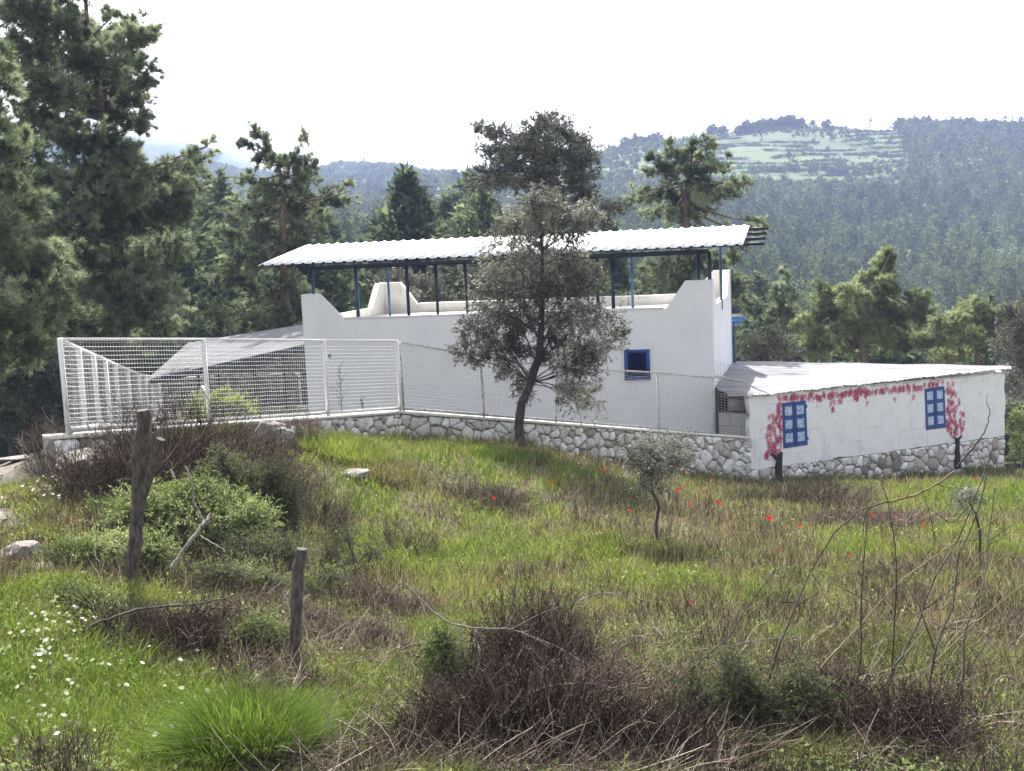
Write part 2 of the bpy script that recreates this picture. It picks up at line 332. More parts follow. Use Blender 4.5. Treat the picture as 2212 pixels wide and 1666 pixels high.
_WL = np.array([[-9.9, 26.3], [-3.35, 35.35], [8.1, 44.75], [8.6, 45.6], [22.2, 54.5]])
def side_of_wall(x, y):
    """signed distance to the wall line, positive behind it"""
    x = np.asarray(x, float); y = np.asarray(y, float); best = np.full(x.shape, 1e9); sg = np.zeros(x.shape)
    for a, b in zip(_WL[:-1], _WL[1:]):
        d = b-a; L = np.hypot(*d); t = np.clip(((x-a[0])*d[0]+(y-a[1])*d[1])/L**2, 0, 1)
        px = a[0]+t*d[0]; py = a[1]+t*d[1]; ds = np.hypot(x-px, y-py); s = -((x-a[0])*d[1]-(y-a[1])*d[0])/L
        m = ds < best; best = np.where(m, ds, best); sg = np.where(m, np.sign(s), sg)
    return best*sg
def zG(x, y):
    x = np.asarray(x, float); y = np.asarray(y, float)
    s = side_of_wall(x, y); f, b = zF(x, y), zB(x, y)
    w = np.clip((s+.05)/.1, 0, 1)
    # left of the fence the two levels run together gently
    # left fence line: outside it the hillside falls away
    xl = np.interp(y, [26, 62, 80], [-9.8, -18.2, -22]); out = np.clip((xl-x)/2.0, 0, 1)
    wl = np.where(y > 26.2, 1-out, 0.)
    back = np.where(y > 26.2, np.clip((y-40)/14, 0, 1), 0)     # further back both agree
    ww = np.maximum(w*wl, w*out*back)
    xr = np.clip((x-22.2)/4, 0, 1); ww = np.where(x > 22.2, np.clip((y-54-(x-22)*.3)/8+.3, 0, 1)*xr+w*(1-xr), ww)
    return f*(1-ww)+b*ww + (fbm(x*.5, y*.5, 3, 4)-.5)*.35 + (fbm(x*2.1, y*2.1, 9, 3)-.5)*.10

# far relief: rings of height by direction
_ring = [62, 100, 160, 260, 380, 550, 750, 1000, 1500]
_ku = [-1600, 0, 300, 500, 800, 1000, 1106, 1300, 1500, 1720, 1900, 2212, 2700, 3800]
def hz(u): return 484-.045*(u-1106)
def zv(u, v, y): return 8+(hz(u)-v)*y/FPX
_tab = {
 62:  [-5, -5, -4, -3, -3, -4, -5, -6, -7.5, -8.5, -9, -8.5, -8, -8],
 100: [-6, -6, -5, -5, -6, -7, -9, -10, -12, -14, -14, -13, -12, -12],
 160: [-5, -5, -5, -6, -6, -8, -10, -12, -16, -18, -20, -20, -18, -16],
 260: [0, 0, -2, -2, -3, -5, -6, -9, -14, -20, -25, -26, -22, -15],
 380: [6, 5, 4, 3, 2, 0, -2, -5, -9, -16, -20, -21, -15, -5],
 550: [16, 14, 12, 10, 9, 6, 5, 3, 2, -2, -8, -8, 0, 10],
 750: [30, 26, 24, 22, 21, 20, 20, 23, 26, 24, 20, 22, 28, 40],
}
_r1000 = [(-1600, 430), (0, 425), (500, 422), (800, 425), (940, 405), (1050, 386), (1150, 374), (1280, 338), (1350, 320), (1400, 308), (1500, 298), (1600, 290), (1720, 277), (1800, 280), (1900, 290), (2000, 290), (2212, 296), (2600, 330), (3800, 400)]
_r1500 = [(-1600, 400), (0, 372), (300, 366), (480, 358), (560, 375), (680, 378), (720, 368), (760, 359), (890, 363), (940, 379), (1000, 389), (1100, 400), (1300, 400), (2212, 380), (3800, 430)]
def zFar(x, y):
    x = np.asarray(x, float); y = np.asarray(y, float)
    u = 1106+x/np.maximum(y, 1)*FPX
    cols = []
    for r in _ring:
        if r in _tab: cols.append(np.interp(u, _ku, _tab[r]))
        else:
            t = _r1000 if r == 1000 else _r1500
            uu = [a for a, b in t]; vv = [b for a, b in t]; v = np.interp(u, uu, vv); cols.append(8+(hz(u)-v)*r/FPX)
    Z = np.stack(cols, 0); lr = np.log(_ring); q = np.clip((np.log(np.maximum(y, 20))-lr[0]), 0, lr[-1]-lr[0]-1e-6)+lr[0]
    k = np.clip(np.searchsorted(lr, q, side='right')-1, 0, len(lr)-2); t = (q-lr[k])/(lr[k+1]-lr[k])
    z0 = np.take_along_axis(Z.reshape(len(_ring), -1), k.reshape(1, -1), 0).reshape(x.shape)
    z1 = np.take_along_axis(Z.reshape(len(_ring), -1), (k+1).reshape(1, -1), 0).reshape(x.shape)
    z = z0*(1-t)+z1*t
    n = (fbm(x/90, y/90, 5, 5)-.5)*np.clip(y/1000, .03, 1)*14
    fade = np.where((y > 900) & (y < 1050) | (y > 1400), .35, 1)
    return z+n*fade
def zT(x, y):
    """terrain anywhere"""
    x = np.asarray(x, float); y = np.asarray(y, float)
    w = np.clip((y-62)/12, 0, 1); w = w*w*(3-2*w)
    return np.where(w < 1, zG(x, np.minimum(y, 76)), 0)*(1-w)+zFar(x, y)*w if False else zG(x, np.minimum(y, 76.))*(1-w)+zFar(x, y)*w

def grid(mb, X, Y, Z):
    n, m = X.shape; V = np.stack([X, Y, Z], -1).reshape(-1, 3)
    i = np.arange(n-1)[:, None]*m+np.arange(m-1)[None]
    mb.add(V, np.stack([i, i+1, i+m+1, i+m], -1).reshape(-1, 4))

# ground material: soil, litter and low green growth; track and bare earth on the left
m, nt, o = newmat('meadow_soil'); a = noise(nt, .35, 6); b = noise(nt, 3.5, 7); c3 = noise(nt, 30, 6)
c = ramp(nt, a, [(.38, (.085, .065, .045)), (.5, (.06, .07, .03)), (.62, (.045, .06, .02))]); c = mix(nt, c, (.22, .18, .13), ramp(nt, b, [(.5, (0, 0, 0)), (.65, (.7, .7, .7))]))
tk = attr(nt); tc = ramp(nt, noise(nt, 5, 7), [(.35, (.18, .14, .12)), (.55, (.29, .24, .21)), (.7, (.42, .37, .34))])
c = mix(nt, c, tc, tk)
principled(nt, o, c, .95, bump=mix(nt, b, c3, .5), bs=.9, bd=.06); M_['soil'] = m
def track_mask(x, y):
    # bare gravelly track on the far left, passing the fence corner
    cx = np.interp(y, [10, 16, 20, 24, 28, 33, 40], [-8.6, -8.5, -9.2, -10.2, -11.8, -14.5, -19])
    w = np.interp(y, [14, 18, 22, 30], [.2, 1.0, 1.3, 2.0])
    return np.clip(1.25-np.abs(x-cx)/w+(fbm(x*1.3, y*1.3, 21, 3)-.5)*1.2, 0, 1)*np.clip((y-13)/3, 0, 1)
mb = MB()
yy = np.concatenate([np.arange(-8, 60, .3), np.arange(60, 80, 1.)]); xx = np.concatenate([np.arange(-70, -24, 2.), np.arange(-24, 26, .3), np.arange(26, 80, 2.)])
X, Y = np.meshgrid(xx, yy); grid(mb, X, Y, zT(X, Y)-np.where(Y > 78.5, .3, 0)); mb.t[-1] = track_mask(X, Y).ravel()*np.where(side_of_wall(X, Y).ravel() < 0.2, 1, .3)
g = mb.build('ground', M_['soil'], smooth=True); tag(g, kind='structure')

# hills, one sheet to beyond the ridges
m, nt, o = newmat('hillside'); P = posn(nt); sp = nt.nodes.new('ShaderNodeSeparateXYZ'); nt.links.new(P, sp.inputs[0])
n1 = noise(nt, .012, 6); n2 = noise(nt, .05, 6); n3 = noise(nt, .35, 6)
field = ramp(nt, n1, [(.40, (.030, .062, .004)), (.50, (.050, .115, .003)), (.58, (.040, .092, .004)), (.66, (.062, .085, .015))])
hgt = math_(nt, 'ADD', math_(nt, 'MULTIPLY', sp.outputs[2], .26), math_(nt, 'MULTIPLY', n1, 5.)); fr = math_(nt, 'FRACT', hgt)
line = ramp(nt, fr, [(0, (1, 1, 1)), (.24, (1, 1, 1)), (.34, (0, 0, 0)), (1, (0, 0, 0))])
lm = mix(nt, (0, 0, 0), line, ramp(nt, n2, [(.35, (.1, .1, .1)), (.55, (.9, .9, .9))]))
c = mix(nt, field, (.018, .024, .014), lm); hi = ramp(nt, fr, [(.30, (0, 0, 0)), (.38, (1, 1, 1)), (.5, (0, 0, 0))])
c = mix(nt, c, (.085, .09, .045), math_(nt, 'MULTIPLY', hi, ramp(nt, n2, [(.45, (0, 0, 0)), (.62, (.7, .7, .7))])))
c = mix(nt, c, (.06, .07, .04), ramp(nt, n3, [(.55, (0, 0, 0)), (.68, (.7, .7, .7))]))
principled(nt, o, c, .95, bump=n3, bs=.5, bd=1.); M_['hill'] = m
mb = MB(); us = np.linspace(-2600, 4800, 400); rs = np.concatenate([np.geomspace(74, 1000, 90), np.linspace(1010, 1500, 30), [1540, 1650]])
Uu, Yy = np.meshgrid(us, rs); X = (Uu-1106)/FPX*Yy; Z = zFar(X, Yy); Z = np.where(Yy < 79, Z-.35, Z)
Z = np.where(Yy > 1600, Z-90, Z); grid(mb, X, Yy, Z); g = mb.build('hills', M_['hill'], smooth=True); tag(g, kind='structure')
# far plain and the mountain beyond the village
mb = MB(); X, Y = np.meshgrid(np.linspace(-3550, 3550, 8), np.linspace(1400, 2980, 8)); grid(mb, X, Y, X*0-45.); tag(mb.build('plain', M_['hill']), kind='structure')
mb = MB(); us = np.linspace(-1700, 1000, 140); sil = np.interp(us, [-1700, -400, 100, 290, 430, 500, 560, 620, 800, 1000], [420, 335, 300, 295, 311, 324, 348, 378, 420, 470])
YM = 2300.; top = 8+(hz(us)-sil)*YM/FPX+(fbm(us/60, us*0, 2)-.5)*6
rows = []
for k, (fr_, dy) in enumerate([(-.6, -560), (0, -450), (.35, -280), (.7, -130), (.93, -40), (1, 0), (.7, 180), (0, 450), (-.6, 600)]):
    z = -40+(top+40)*fr_ if fr_ >= 0 else np.full_like(top, -48.); xx_ = (us-1106)/FPX*(YM+dy*0); rows.append((xx_, YM+dy+(fbm(us/50, us*0+k, 8)-.5)*160*(0 < fr_ < 1), z))
X = np.array([r[0] for r in rows]); Y = np.array([r[1]+0*r[0] for r in rows]); Z = np.array([r[2] for r in rows]); grid(mb, X, Y, Z)
tag(mb.build('mountain', M_['hill'], smooth=True), kind='structure')
# ================================================================ white house
FL = np.array([-8.36, 49.5]); FR = np.array([7.78, 46.69]); RR = np.array([9.95, 54.55]); RL = np.array([-5.9, 57.3])
ZB, ZLOW, ZEAR, ZFLOOR, TH = -3.6, 4.50, 5.54, 4.12, .26
house = thing('white_house', (*((FL+FR)/2), .3), 'large flat-roofed white rendered house with a parapet rising at each corner', 'house')
def wall_strip(mb, a, b, n_in, prof, zb):
    """wall from a to b, top profile [(fraction metres along, z)], thickness TH towards n_in"""
    d = (b-a)/np.linalg.norm(b-a)
    pts = [(*(a+d*s), z) for s, z in prof]; poly = [(*a, zb)]+pts+[(*b, zb)]
    prism(mb, poly, (*(n_in*TH), 0))
def ear_profile(L): return [(0, ZEAR), (.75, ZEAR), (1.72, ZLOW), (L-1.75, ZLOW), (L-1.0, ZEAR), (L, ZEAR)]
corners = [FL, FR, RR, RL]; ctr = sum(corners)/4
for i, nm in enumerate(['front', 'right', 'rear', 'left']):
    a, b = corners[i], corners[(i+1) % 4]; L = np.linalg.norm(b-a); d = (b-a)/L; n_ = np.array([-d[1], d[0]])
    if (ctr-a)@n_ < 0: n_ = -n_
    mb = MB(); o2 = 0 if i in (0, 2) else TH+.002
    aa, bb = a+d*o2, b-d*o2
    prof = [(max(0, s-o2) if s < L/2 else min(L-2*o2, s-o2), z) for s, z in ear_profile(L)]
    wall_strip(mb, aa, bb, n_, prof, ZB)
    w = mb.build('wall', [M_['white'] if i < 2 else M_['whiteold']], house)
mb = MB(); inn = [ctr+(c-ctr)*.985 for c in corners]
prism(mb, [(*c, ZFLOOR-.3) for c in inn], (0, 0, .3)); mb.build('terrace_floor', M_['whiteold'], house)
# thin pale coping beads on the low parapets
mb = MB()
for i in (0, 2):
    a, b = corners[i], corners[(i+1) % 4]; L = np.linalg.norm(b-a); d = (b-a)/L; n_ = np.array([-d[1], d[0]])*(1 if (ctr-a)@np.array([-d[1], d[0]]) > 0 else -1)
    p, q = a+d*1.75-n_*.03, b-d*1.85-n_*.03
    prism(mb, [(*p, ZLOW+.003), (*q, ZLOW+.003), (*(q+n_*(TH+.06)), ZLOW+.003), (*(p+n_*(TH+.06)), ZLOW+.003)], (0, 0, .045))
mb.build('coping', M_['white'], house)
fd = np.r_[(FR-FL)/np.linalg.norm(FR-FL), 0]; fn = np.array([fd[1], -fd[0], 0])       # outward normal of the facade
def on_plane(u, v, p0, n):
    d = ray(u, v); t = ((np.r_[p0, 0]-CAM)*[1, 1, 0])@n/(d@n); return CAM+d*t
def on_front(u, v): return on_plane(u, v, FL, fn)
# blue framed window
ul, ur, vt, vb = 1348, 1405, 756, 820
w0 = on_front(ul, vt); w1 = on_front(ur, vb); wc = (w0+w1)/2; hw = abs((w1-w0)@fd)/2; hh = abs(w1[2]-w0[2])/2; axs = [fd, fn, (0, 0, 1)]
mb = MB()
for s in (-1, 1):
    box(mb, wc+fd*s*(hw-.06)+fn*.03, .06, .035, hh, axs); box(mb, wc+np.array([0, 0, s*(hh-.06)])+fn*.03, hw-.121, .035, .06, axs)
win = mb.build('window', M_['blue'], house); 
mb = MB()
for s in (-1, 1):
    box(mb, wc+fd*s*(hw-.135)+fn*.022, .014, .022, hh-.121, axs); box(mb, wc+np.array([0, 0, s*(hh-.135)])+fn*.022, hw-.150, .022, .014, axs)
mb.build('inner_frame', M_['blue'], win)
mb = MB(); box(mb, wc+fn*.008, hw-.125, .010, hh-.125, axs); mb.build('pane', M_['glassnavy'], win)
# small black wall fitting and the blue downpipe
q = on_front(713, 768); mb = MB(); tubes(mb, [[q, q+fn*.10]], [[.05, .06]], 8, cap=True); beam(mb, q+fn*.05+np.array([0, 0, -.09]), q+fn*.05+np.array([0, 0, .05]), .03, .03); mb.build('wall_fitting', M_['dark'], house)
rd = np.r_[(RR-FR)/np.linalg.norm(RR-FR), 0]; rn = np.array([rd[1], -rd[0], 0])
q = np.r_[RR, 0]+rn*.10-rd*.05; mb = MB(); tubes(mb, [[q+[0, 0, .9], q+[0, 0, 2.5], q+[0, 0, 3.2]]], [[.055]*3], 8); mb.build('downpipe', M_['bluesteel'], house)
# blue timber canopy behind the right corner
t = thing('blue_canopy', (RR[0]+.4, RR[1]+.9, .9), 'small bright blue timber canopy sticking out behind the right corner of the white house', 'canopy')
z_ = Py(1600, 690, 55.6)[2]; mb = MB(); b0 = np.array([RR[0]-.1, 55.6, z_])
for k, (dx, dz) in enumerate([(0, 0), (.0, -.19)]): beam(mb, b0+[-.2, k*.25, dz], b0+[.92-.25*k, k*.25, dz], .04, .075)
for k in range(4): beam(mb, b0+[.05+.2*k, -.2, .11], b0+[.05+.2*k, 1.2, .11], .03, .03)
mb.build('beam', M_['bluelight'], t); mb = MB(); beam(mb, b0+[.16, .2, -4.4], b0+[.16, .2, -.27], .05, .05); mb.build('post', M_['bluesteel'], t)
mb = MB(); box(mb, b0+[.38, .4, .155], .46, .7, .012); mb.build('roof', M_['roof'], t)

# ================================================================ steel pavilion on the terrace
pav = thing('steel_pavilion', (0, 50.5, ZFLOOR), 'long steel shelter on the house terrace with ribbed white roof on dark blue posts', 'shelter')
P0 = np.array([-9.98, 49.25, 6.80]); P1 = np.array([9.02, 45.95, 6.84]); ed = (P1-P0)/np.linalg.norm(P1-P0); dv = np.array([1.2, 4.72, .66])
def ribbed(mb, p0, e, L, dvf, pitch, w, h, up=np.array([0, 0, 1.]), thick=.012, wob=0.):
    """sheet with trapezoidal ribs running along dvf(s)"""
    n = int(L/pitch); prof = []
    for k in range(n):
        s = k*pitch+pitch*.5
        prof += [(s-pitch*.5, 0), (s-w, 0), (s-w*.55, h), (s+w*.55, h), (s+w, 0)]
    prof.append((min(L, n*pitch), 0))
    prof = np.array(prof); a = p0+e*prof[:, :1]+up*prof[:, 1:2]; b = a+np.array([dvf(s) for s, _ in prof])
    N = len(a); V = np.concatenate([a, b, a-up*thick, b-up*thick])
    i = np.arange(N-1); F = np.concatenate([np.stack([i, i+1, i+1+N, i+N], 1), np.stack([i+2*N, i+3*N, i+1+3*N, i+1+2*N], 1), np.stack([i, i+2*N, i+1+2*N, i+1], 1), np.stack([i+N, i+1+N, i+1+3*N, i+3*N], 1)])
    mb.add(V, F)
Lr = np.linalg.norm(P1-P0)
mb = MB(); ribbed(mb, P0, ed, Lr, lambda s: dv, .425, .075, .05); mb.build('roof', M_['roofclean'], pav)
# little dark profile fillers under every rib at the eave
for k in range(int(Lr/.425)):
    mb = MB()
    c0 = P0+ed*(k*.425+.2125); box(mb, c0+[0, .02, .006], .055, .03, .03, [ed, np.cross([0, 0, 1], ed), (0, 0, 1)]); mb.build('rib_closure', M_['navy'], pav)
for k, f_ in enumerate([.10, .36, .62, .88]):
    a = P0+ed*1.0+dv*f_-[0, 0, .075]; b = P1+dv*f_-[0, 0, .075]+ed*(.62)
    mb = MB(); beam(mb, a, b, .03, .05); pl = mb.build('purlin', M_['navy'], pav)
    mb = MB(); beam(mb, b-ed*.58+[0, 0, .062], b-ed*.22+[0, 0, .062], .05, .010); mb.build('purlin_cap', M_['fence'], pl)
fo = P0+ed*1.62+[0.02, .30, -.21]; fe = P1+[0, .35, -.21]-ed*1.35
mb = MB(); beam(mb, fo, fe, .04, .085); mb.build('front_beam', M_['navy'], pav)
ro = P0+ed*1.5+dv*.93-[0, 0, .2]; re = P1+dv*.93-[0, 0, .2]-ed*.3
mb = MB(); beam(mb, ro, re, .04, .085); mb.build('rear_beam', M_['navy'], pav)
def xat(u, y): return (Py(u, 600, y))[0]
for u, w in [(675, .07), (769, .08), (879, .075), (942, .065), (1006, .06), (1130, .06), (1290, .075), (1323, .075), (1509, .075), (1533, .075)]:
    # on the inner side of the front parapet
    y0 = 49.5; 
    for _ in range(4): x = xat(u, y0); y0 = FL[1]+(x-FL[0])*fd[1]/fd[0]+TH+.14
    x = xat(u, y0); tz = 6.80-.13+(y0-fo[1]-(x-fo[0])*ed[1]/ed[0])*.1
    mb = MB(); beam(mb, (x, y0, ZFLOOR), (x, y0, 6.62), w*.85, w*.85, upv=(0, 1, 0)); mb.build('post', M_['navy'] if u not in (675, 769) else M_['bluesteel'], pav)
for u in (838, 1085, 1365, 1557):
    y0 = 53.
    for _ in range(4): x = xat(u, y0); y0 = P0[1]+(x-P0[0])*ed[1]/ed[0]+dv[1]*.93
    mb = MB(); beam(mb, (x, y0, ZFLOOR), (x, y0, 7.2), .05, .05, upv=(0, 1, 0)); mb.build('post', M_['bluesteel'], pav)
    mb = MB(); box(mb, (x, y0-.02, ZFLOOR+.12), .10, .10, .10); 
# ================================================================ lean-to on the left
lt = thing('lean_to', (-11.5, 52, .3), 'open lean-to with sloping white sheet roof against the left end of the white house', 'lean-to')
a = np.array([-8.42, 49.75, 3.49]); b = np.array([-15.05, 50.2, 2.30]); c = np.array([-15.1, 57.2, 3.12]); d = np.array([-6.2, 57.1, 4.15])
mb = MB(); n = 60; s_ = np.linspace(0, 1, n*4+1); h_ = np.tile([0, .0, .03, .03], n); h_ = np.r_[h_, 0]
e0 = a+(d-a)*s_[:, None]; e1 = b+(c-b)*s_[:, None]; e0 = e0+[0, 0, 1]*h_[:, None]; e1 = e1+[0, 0, 1]*h_[:, None]
N = len(s_); i = np.arange(N-1)
mb.add(np.r_[e0, e1, e0-[0, 0, .02], e1-[0, 0, .02]], np.r_[np.stack([i, i+N, i+1+N, i+1], 1), np.stack([i+2*N, i+1+2*N, i+1+3*N, i+3*N], 1), [[0, 2*N, 3*N, N]]]); mb.build('roof', M_['roof'], lt)
mb = MB(); beam(mb, a-[0, -.08, .16], b-[-.1, -.08, .13], .05, .10); mb.build('front_beam', M_['navy'], lt)
mb = MB(); beam(mb, d-[0, .1, .16], c-[-.1, .1, .14], .05, .10); mb.build('rear_beam', M_['navy'], lt)
for k in range(5):
    f_ = (k+.5)/5; mb = MB(); beam(mb, a+(b-a)*f_-[0, -.15, .12], d+(c-d)*f_-[0, .15, .12], .035, .06); mb.build('rafter', M_['navy'], lt)
for u, y in [(411, 50.4), (456, 50.6), (535, 50.4)]:
    x = xat(u, y); f_ = (x-a[0])/(b[0]-a[0]); mb = MB(); beam(mb, (x, y, -1.5), (x, y, a[2]+(b[2]-a[2])*f_-.16), .055, .055, upv=(0, 1, 0)); mb.build('post', M_['navy'], lt)
for f_ in (.1, .5, .9):
    q = d+(c-d)*f_; mb = MB(); beam(mb, (q[0], q[1]-.2, -2), (q[0], q[1]-.2, q[2]-.15), .055, .055, upv=(0, 1, 0)); mb.build('post', M_['navy'], lt)
t = thing('concrete_pillar', (xat(419, 48.6), 48.6, .4), 'stubby white tapering pillar under the left corner of the lean-to', 'pillar')
mb = MB(); x = xat(419, 48.6); pr = [(x-.30, 48.4, -.5), (x-.22, 48.4, 1.6), (x+.0, 48.4, 2.15), (x+.13, 48.4, 1.95), (x+.16, 48.4, -.5)]; prism(mb, pr, (0, .3, 0)); mb.build('shaft', M_['whiteold'], t)

# ================================================================ annex with the painted wall
an = thing('annex', ((AX[0][0]+AX[1][0])/2, 49.5, -3.), 'low white block outbuilding with pink blossom mural and sheet roof', 'outbuilding')
ad = np.r_[(AX[1]-AX[0])/np.linalg.norm(AX[1]-AX[0]), 0]; anv = np.array([ad[1], -ad[0], 0]); LA = np.linalg.norm(AX[1]-AX[0])
def top_z(s): return 1.27+(.47-1.27)*s/LA
def bot_z(s): return -1.55+(-2.42+1.55)*s/LA
def wallq(mb, p0, d, L, zt, zbm, nrm_, off, step=.25, th=None):
    """wall face with uvm = (s, z); ragged right end"""
    pass
def uvquad(name, mat, parent, pts, uvs, thick_vec):
    me_v = [tuple(np.asarray(p)-parent_loc(parent)) for p in pts]+[tuple(np.asarray(p)+thick_vec-parent_loc(parent)) for p in pts]; n = len(pts)
    me = bpy.data.meshes.new(name); me.from_pydata(me_v, [], [list(range(n)), [i+n for i in range(n)][::-1]]+[[i, i+n, (i+1) % n+n, (i+1) % n] for i in range(n)])
    a = me.attributes.new('uvm', 'FLOAT_VECTOR', 'POINT'); a.data.foreach_set('vector', np.array([(u, v, 0) for u, v in list(uvs)*2], np.float32).ravel())
    me.materials.append(mat); o = bpy.data.objects.new(name, me); COL.objects.link(o); o.parent = parent; return o
A0 = np.r_[AX[0], 0]
ss = np.linspace(0, LA, 30); rg = np.random.default_rng(3)
low = [(s, bot_z(s)+rg.normal()*.015) for s in ss]
rag = [(LA+dx, z) for dx, z in [(.02, -2.0), (-.03, -1.6), (.05, -1.2), (.06, -.7), (-.02, -.45), (-.06, -.2), (-.01, .2)]]
lag = [(dx, z) for dx, z in [(.02, 1.0), (.12, .5), (.02, .1), (.10, -.4), (.2, -.75), (.02, -1.0)]]
poly = low+rag+[(s, top_z(s)) for s in ss[::-1]]+lag
uvquad('painted_wall', M_['blocks'], an, [A0+ad*s+np.array([0, 0, z]) for s, z in poly], poly, -anv*.2)
def walls(name, p, q, zt0, zt1, zb, mat):
    d = (q-p); L = np.linalg.norm(d); d = d/L; n_ = np.array([-d[1], d[0]])
    return uvquad(name, mat, an, [(*p, zb), (*q, zb), (*q, zt1), (*p, zt0)], [(0, zb), (L, zb), (L, zt1), (0, zt0)], np.r_[n_*.2, 0])
walls('side_wall', AX[1]+[.02, .22], AX[2], .40, .35, -6, M_['blocks']); walls('rear_wall', AX[2], AX[3]+[.1, 0], .35, 1.2, -6, M_['greyblocks'])
# gap between the house corner and the annex: grey blocks below, dark opening above
g0 = np.array([7.86, 46.2]); g1 = np.array([8.86, 45.55]); zo = on_plane(1580, 893, (8.3, 45.9), np.array([.55, -.83, 0]))[2]
walls('block_infill', g0, g1, zo, zo, -3.5, M_['greyblocks'])
mb = MB(); box(mb, (9.9, 48.0, -.3), .06, 1.6, 1.2); box(mb, (8.95, 48.6, -.3), .88, .05, 1.2); mb.build('interior_shade', M_['dark'], an)  # near-black boxes stand in for the shade inside the opening
mb = MB(); beam(mb, (8.80, 45.2, -.3), (8.80, 45.2, 1.15), .05, .05, upv=(0, 1, 0)); beam(mb, (7.9, 46.0, 1.18), (8.8, 45.3, 1.13), .05, .09); mb.build('rusty_lintel', M_['rust'], an)
mb = MB(); box(mb, (8.75, 47.2, .72), .35, .03, .33); mb.build('lit_part_panel', M_['white'], an)  # white panel stands in for the lit part seen through the opening
# roof: ribs run away from the house, cut obliquely along the painted wall
def roofz(x, y): return 1.30-.0620*(x-8.1)+.0215*(y-45)
mb = MB(); ys = np.arange(44.98, 54.8, .115); prof = []
ed2 = (AX[1]-AX[0])/LA
def xe(y): return AX[0][0]+.22+(y-AX[0][1])*ed2[0]/ed2[1] if y < 53.9 else 22.35
V = []; rr = np.random.default_rng(11)
for k, y in enumerate(ys):
    h = (.0, .032)[k % 2]; x0 = FR[0]+(y-FR[1])*(RR[0]-FR[0])/(RR[1]-FR[1])+.03; x0 = max(x0, 7.9) if y > 46 else 8.0
    x1 = xe(y)+rr.uniform(-.03, .03)+(.10 if (k//3) % 2 else -.05); nx = 14
    for j in range(nx):
        x = x0+(x1-x0)*j/(nx-1); V.append((x, y-.12*(j > 9)*0, roofz(x, y)+h+.02*math.sin(x*1.7+int(y)*2.1)))
V = np.array(V); n = len(ys); i = np.arange(n-1)[:, None]*14+np.arange(13)[None]; F = np.stack([i, i+1, i+15, i+14], -1).reshape(-1, 4)
mb.add(np.r_[V, V-[0, 0, .012]], np.r_[F, F[:, ::-1]+len(V)]); mb.build('roof', M_['roof'], an)
# eave: broken sheet ends and mortar along the wall head
s = -.05; k = 0
while s < LA+.1:
    mb = MB()
    w = rr.uniform(.10, .17); p = A0+ad*s+anv*.09; z = roofz(p[0], p[1])+.0
    prism(mb, [p+[0, 0, z+.035], p+ad*w+[0, 0, z+.030], p+ad*w*.8+[0, 0, z-.03], p+ad*w*.15+[0, 0, z-.035]], -anv*.28); s += rr.uniform(.42, .5); mb.build('sheet_end', M_['fence'], an)
mb = MB(); s = 0
while s < LA:
    w = rr.uniform(.3, .9); h = rr.uniform(.03, .075); p = A0+ad*(s+w/2)+anv*.02; box(mb, p+[0, 0, top_z(s+w/2)-.00-h/2], w/2, .03, h/2, [ad, anv, (0, 0, 1)]); s += w*rr.uniform(.9, 1.3)
mb.build('wall_head_mortar', M_['whiteold'], an)
# painted shutters
def on_annex(u, v): return on_plane(u, v, AX[0], anv)
def painted(mb, px, off, tint=.5):
    P = np.array([on_annex(u, v) for u, v in px])+anv*off; mb.add(P, [list(range(len(P)))[::-1]], tint)
def lerp2(q, s, t):
    q = [np.array(a, float) for a in q]; return (q[0]*(1-s)+q[1]*s)*(1-t)+(q[3]*(1-s)+q[2]*s)*t
for quad, nm in [([(1689, 871), (1740, 865), (1744, 961), (1692, 969)], 'window left'), ([(1997, 840), (2039, 834), (2043, 924), (2000, 929)], 'w')]:
    mb = MB(); P = [on_annex(*lerp2(quad, s, t)) for s, t in [(0, 0), (.47, 0), (.47, 1), (0, 1)]]; prism(mb, [p+anv*.002 for p in P], anv*.020)
    P = [on_annex(*lerp2(quad, s, t)) for s, t in [(.49, 0), (1, 0), (1, 1), (.49, 1)]]; prism(mb, [p+anv*.002 for p in P], anv*.020)
    for t in (.1, .82): prism(mb, [on_annex(*lerp2(quad, s, tt))+anv*.002 for s, tt in [(1.005, t), (1.05, t), (1.05, t+.07), (1.005, t+.07)]], anv*.015)
    wn_ = mb.build('painted_shutter', M_['blue'], an)
    P = [on_annex(*lerp2(quad, s, t))+anv*.006 for s, t in [(.465, 0), (.495, 0), (.495, 1), (.465, 1)]]; mb = MB(); prism(mb, P, -anv*.003); mb.build('shutter_gap', M_['glassnavy'], wn_)
    for i in range(3):
        for s0 in (.10, .60):
            s1 = s0+.29; t0 = .09+i*.30; mb = MB()
            P = [on_annex(*lerp2(quad, s, t))+anv*.0225 for s, t in [(s0, t0), (s1, t0+rr.uniform(-.01, .01)), (s1, t0+.20), (s0, t0+.20+rr.uniform(-.01, .01))]]; prism(mb, P, anv*.003); mb.build('pane', M_['pane'], wn_)
    for s0 in (.40, .58):
        mb = MB(); c = on_annex(*lerp2(quad, s0, .615))+anv*.022; tubes(mb, [[c, c+anv*.02]], [[.05, .045]], 8, cap=True); mb.build('handle', M_['blackpaint'], wn_)
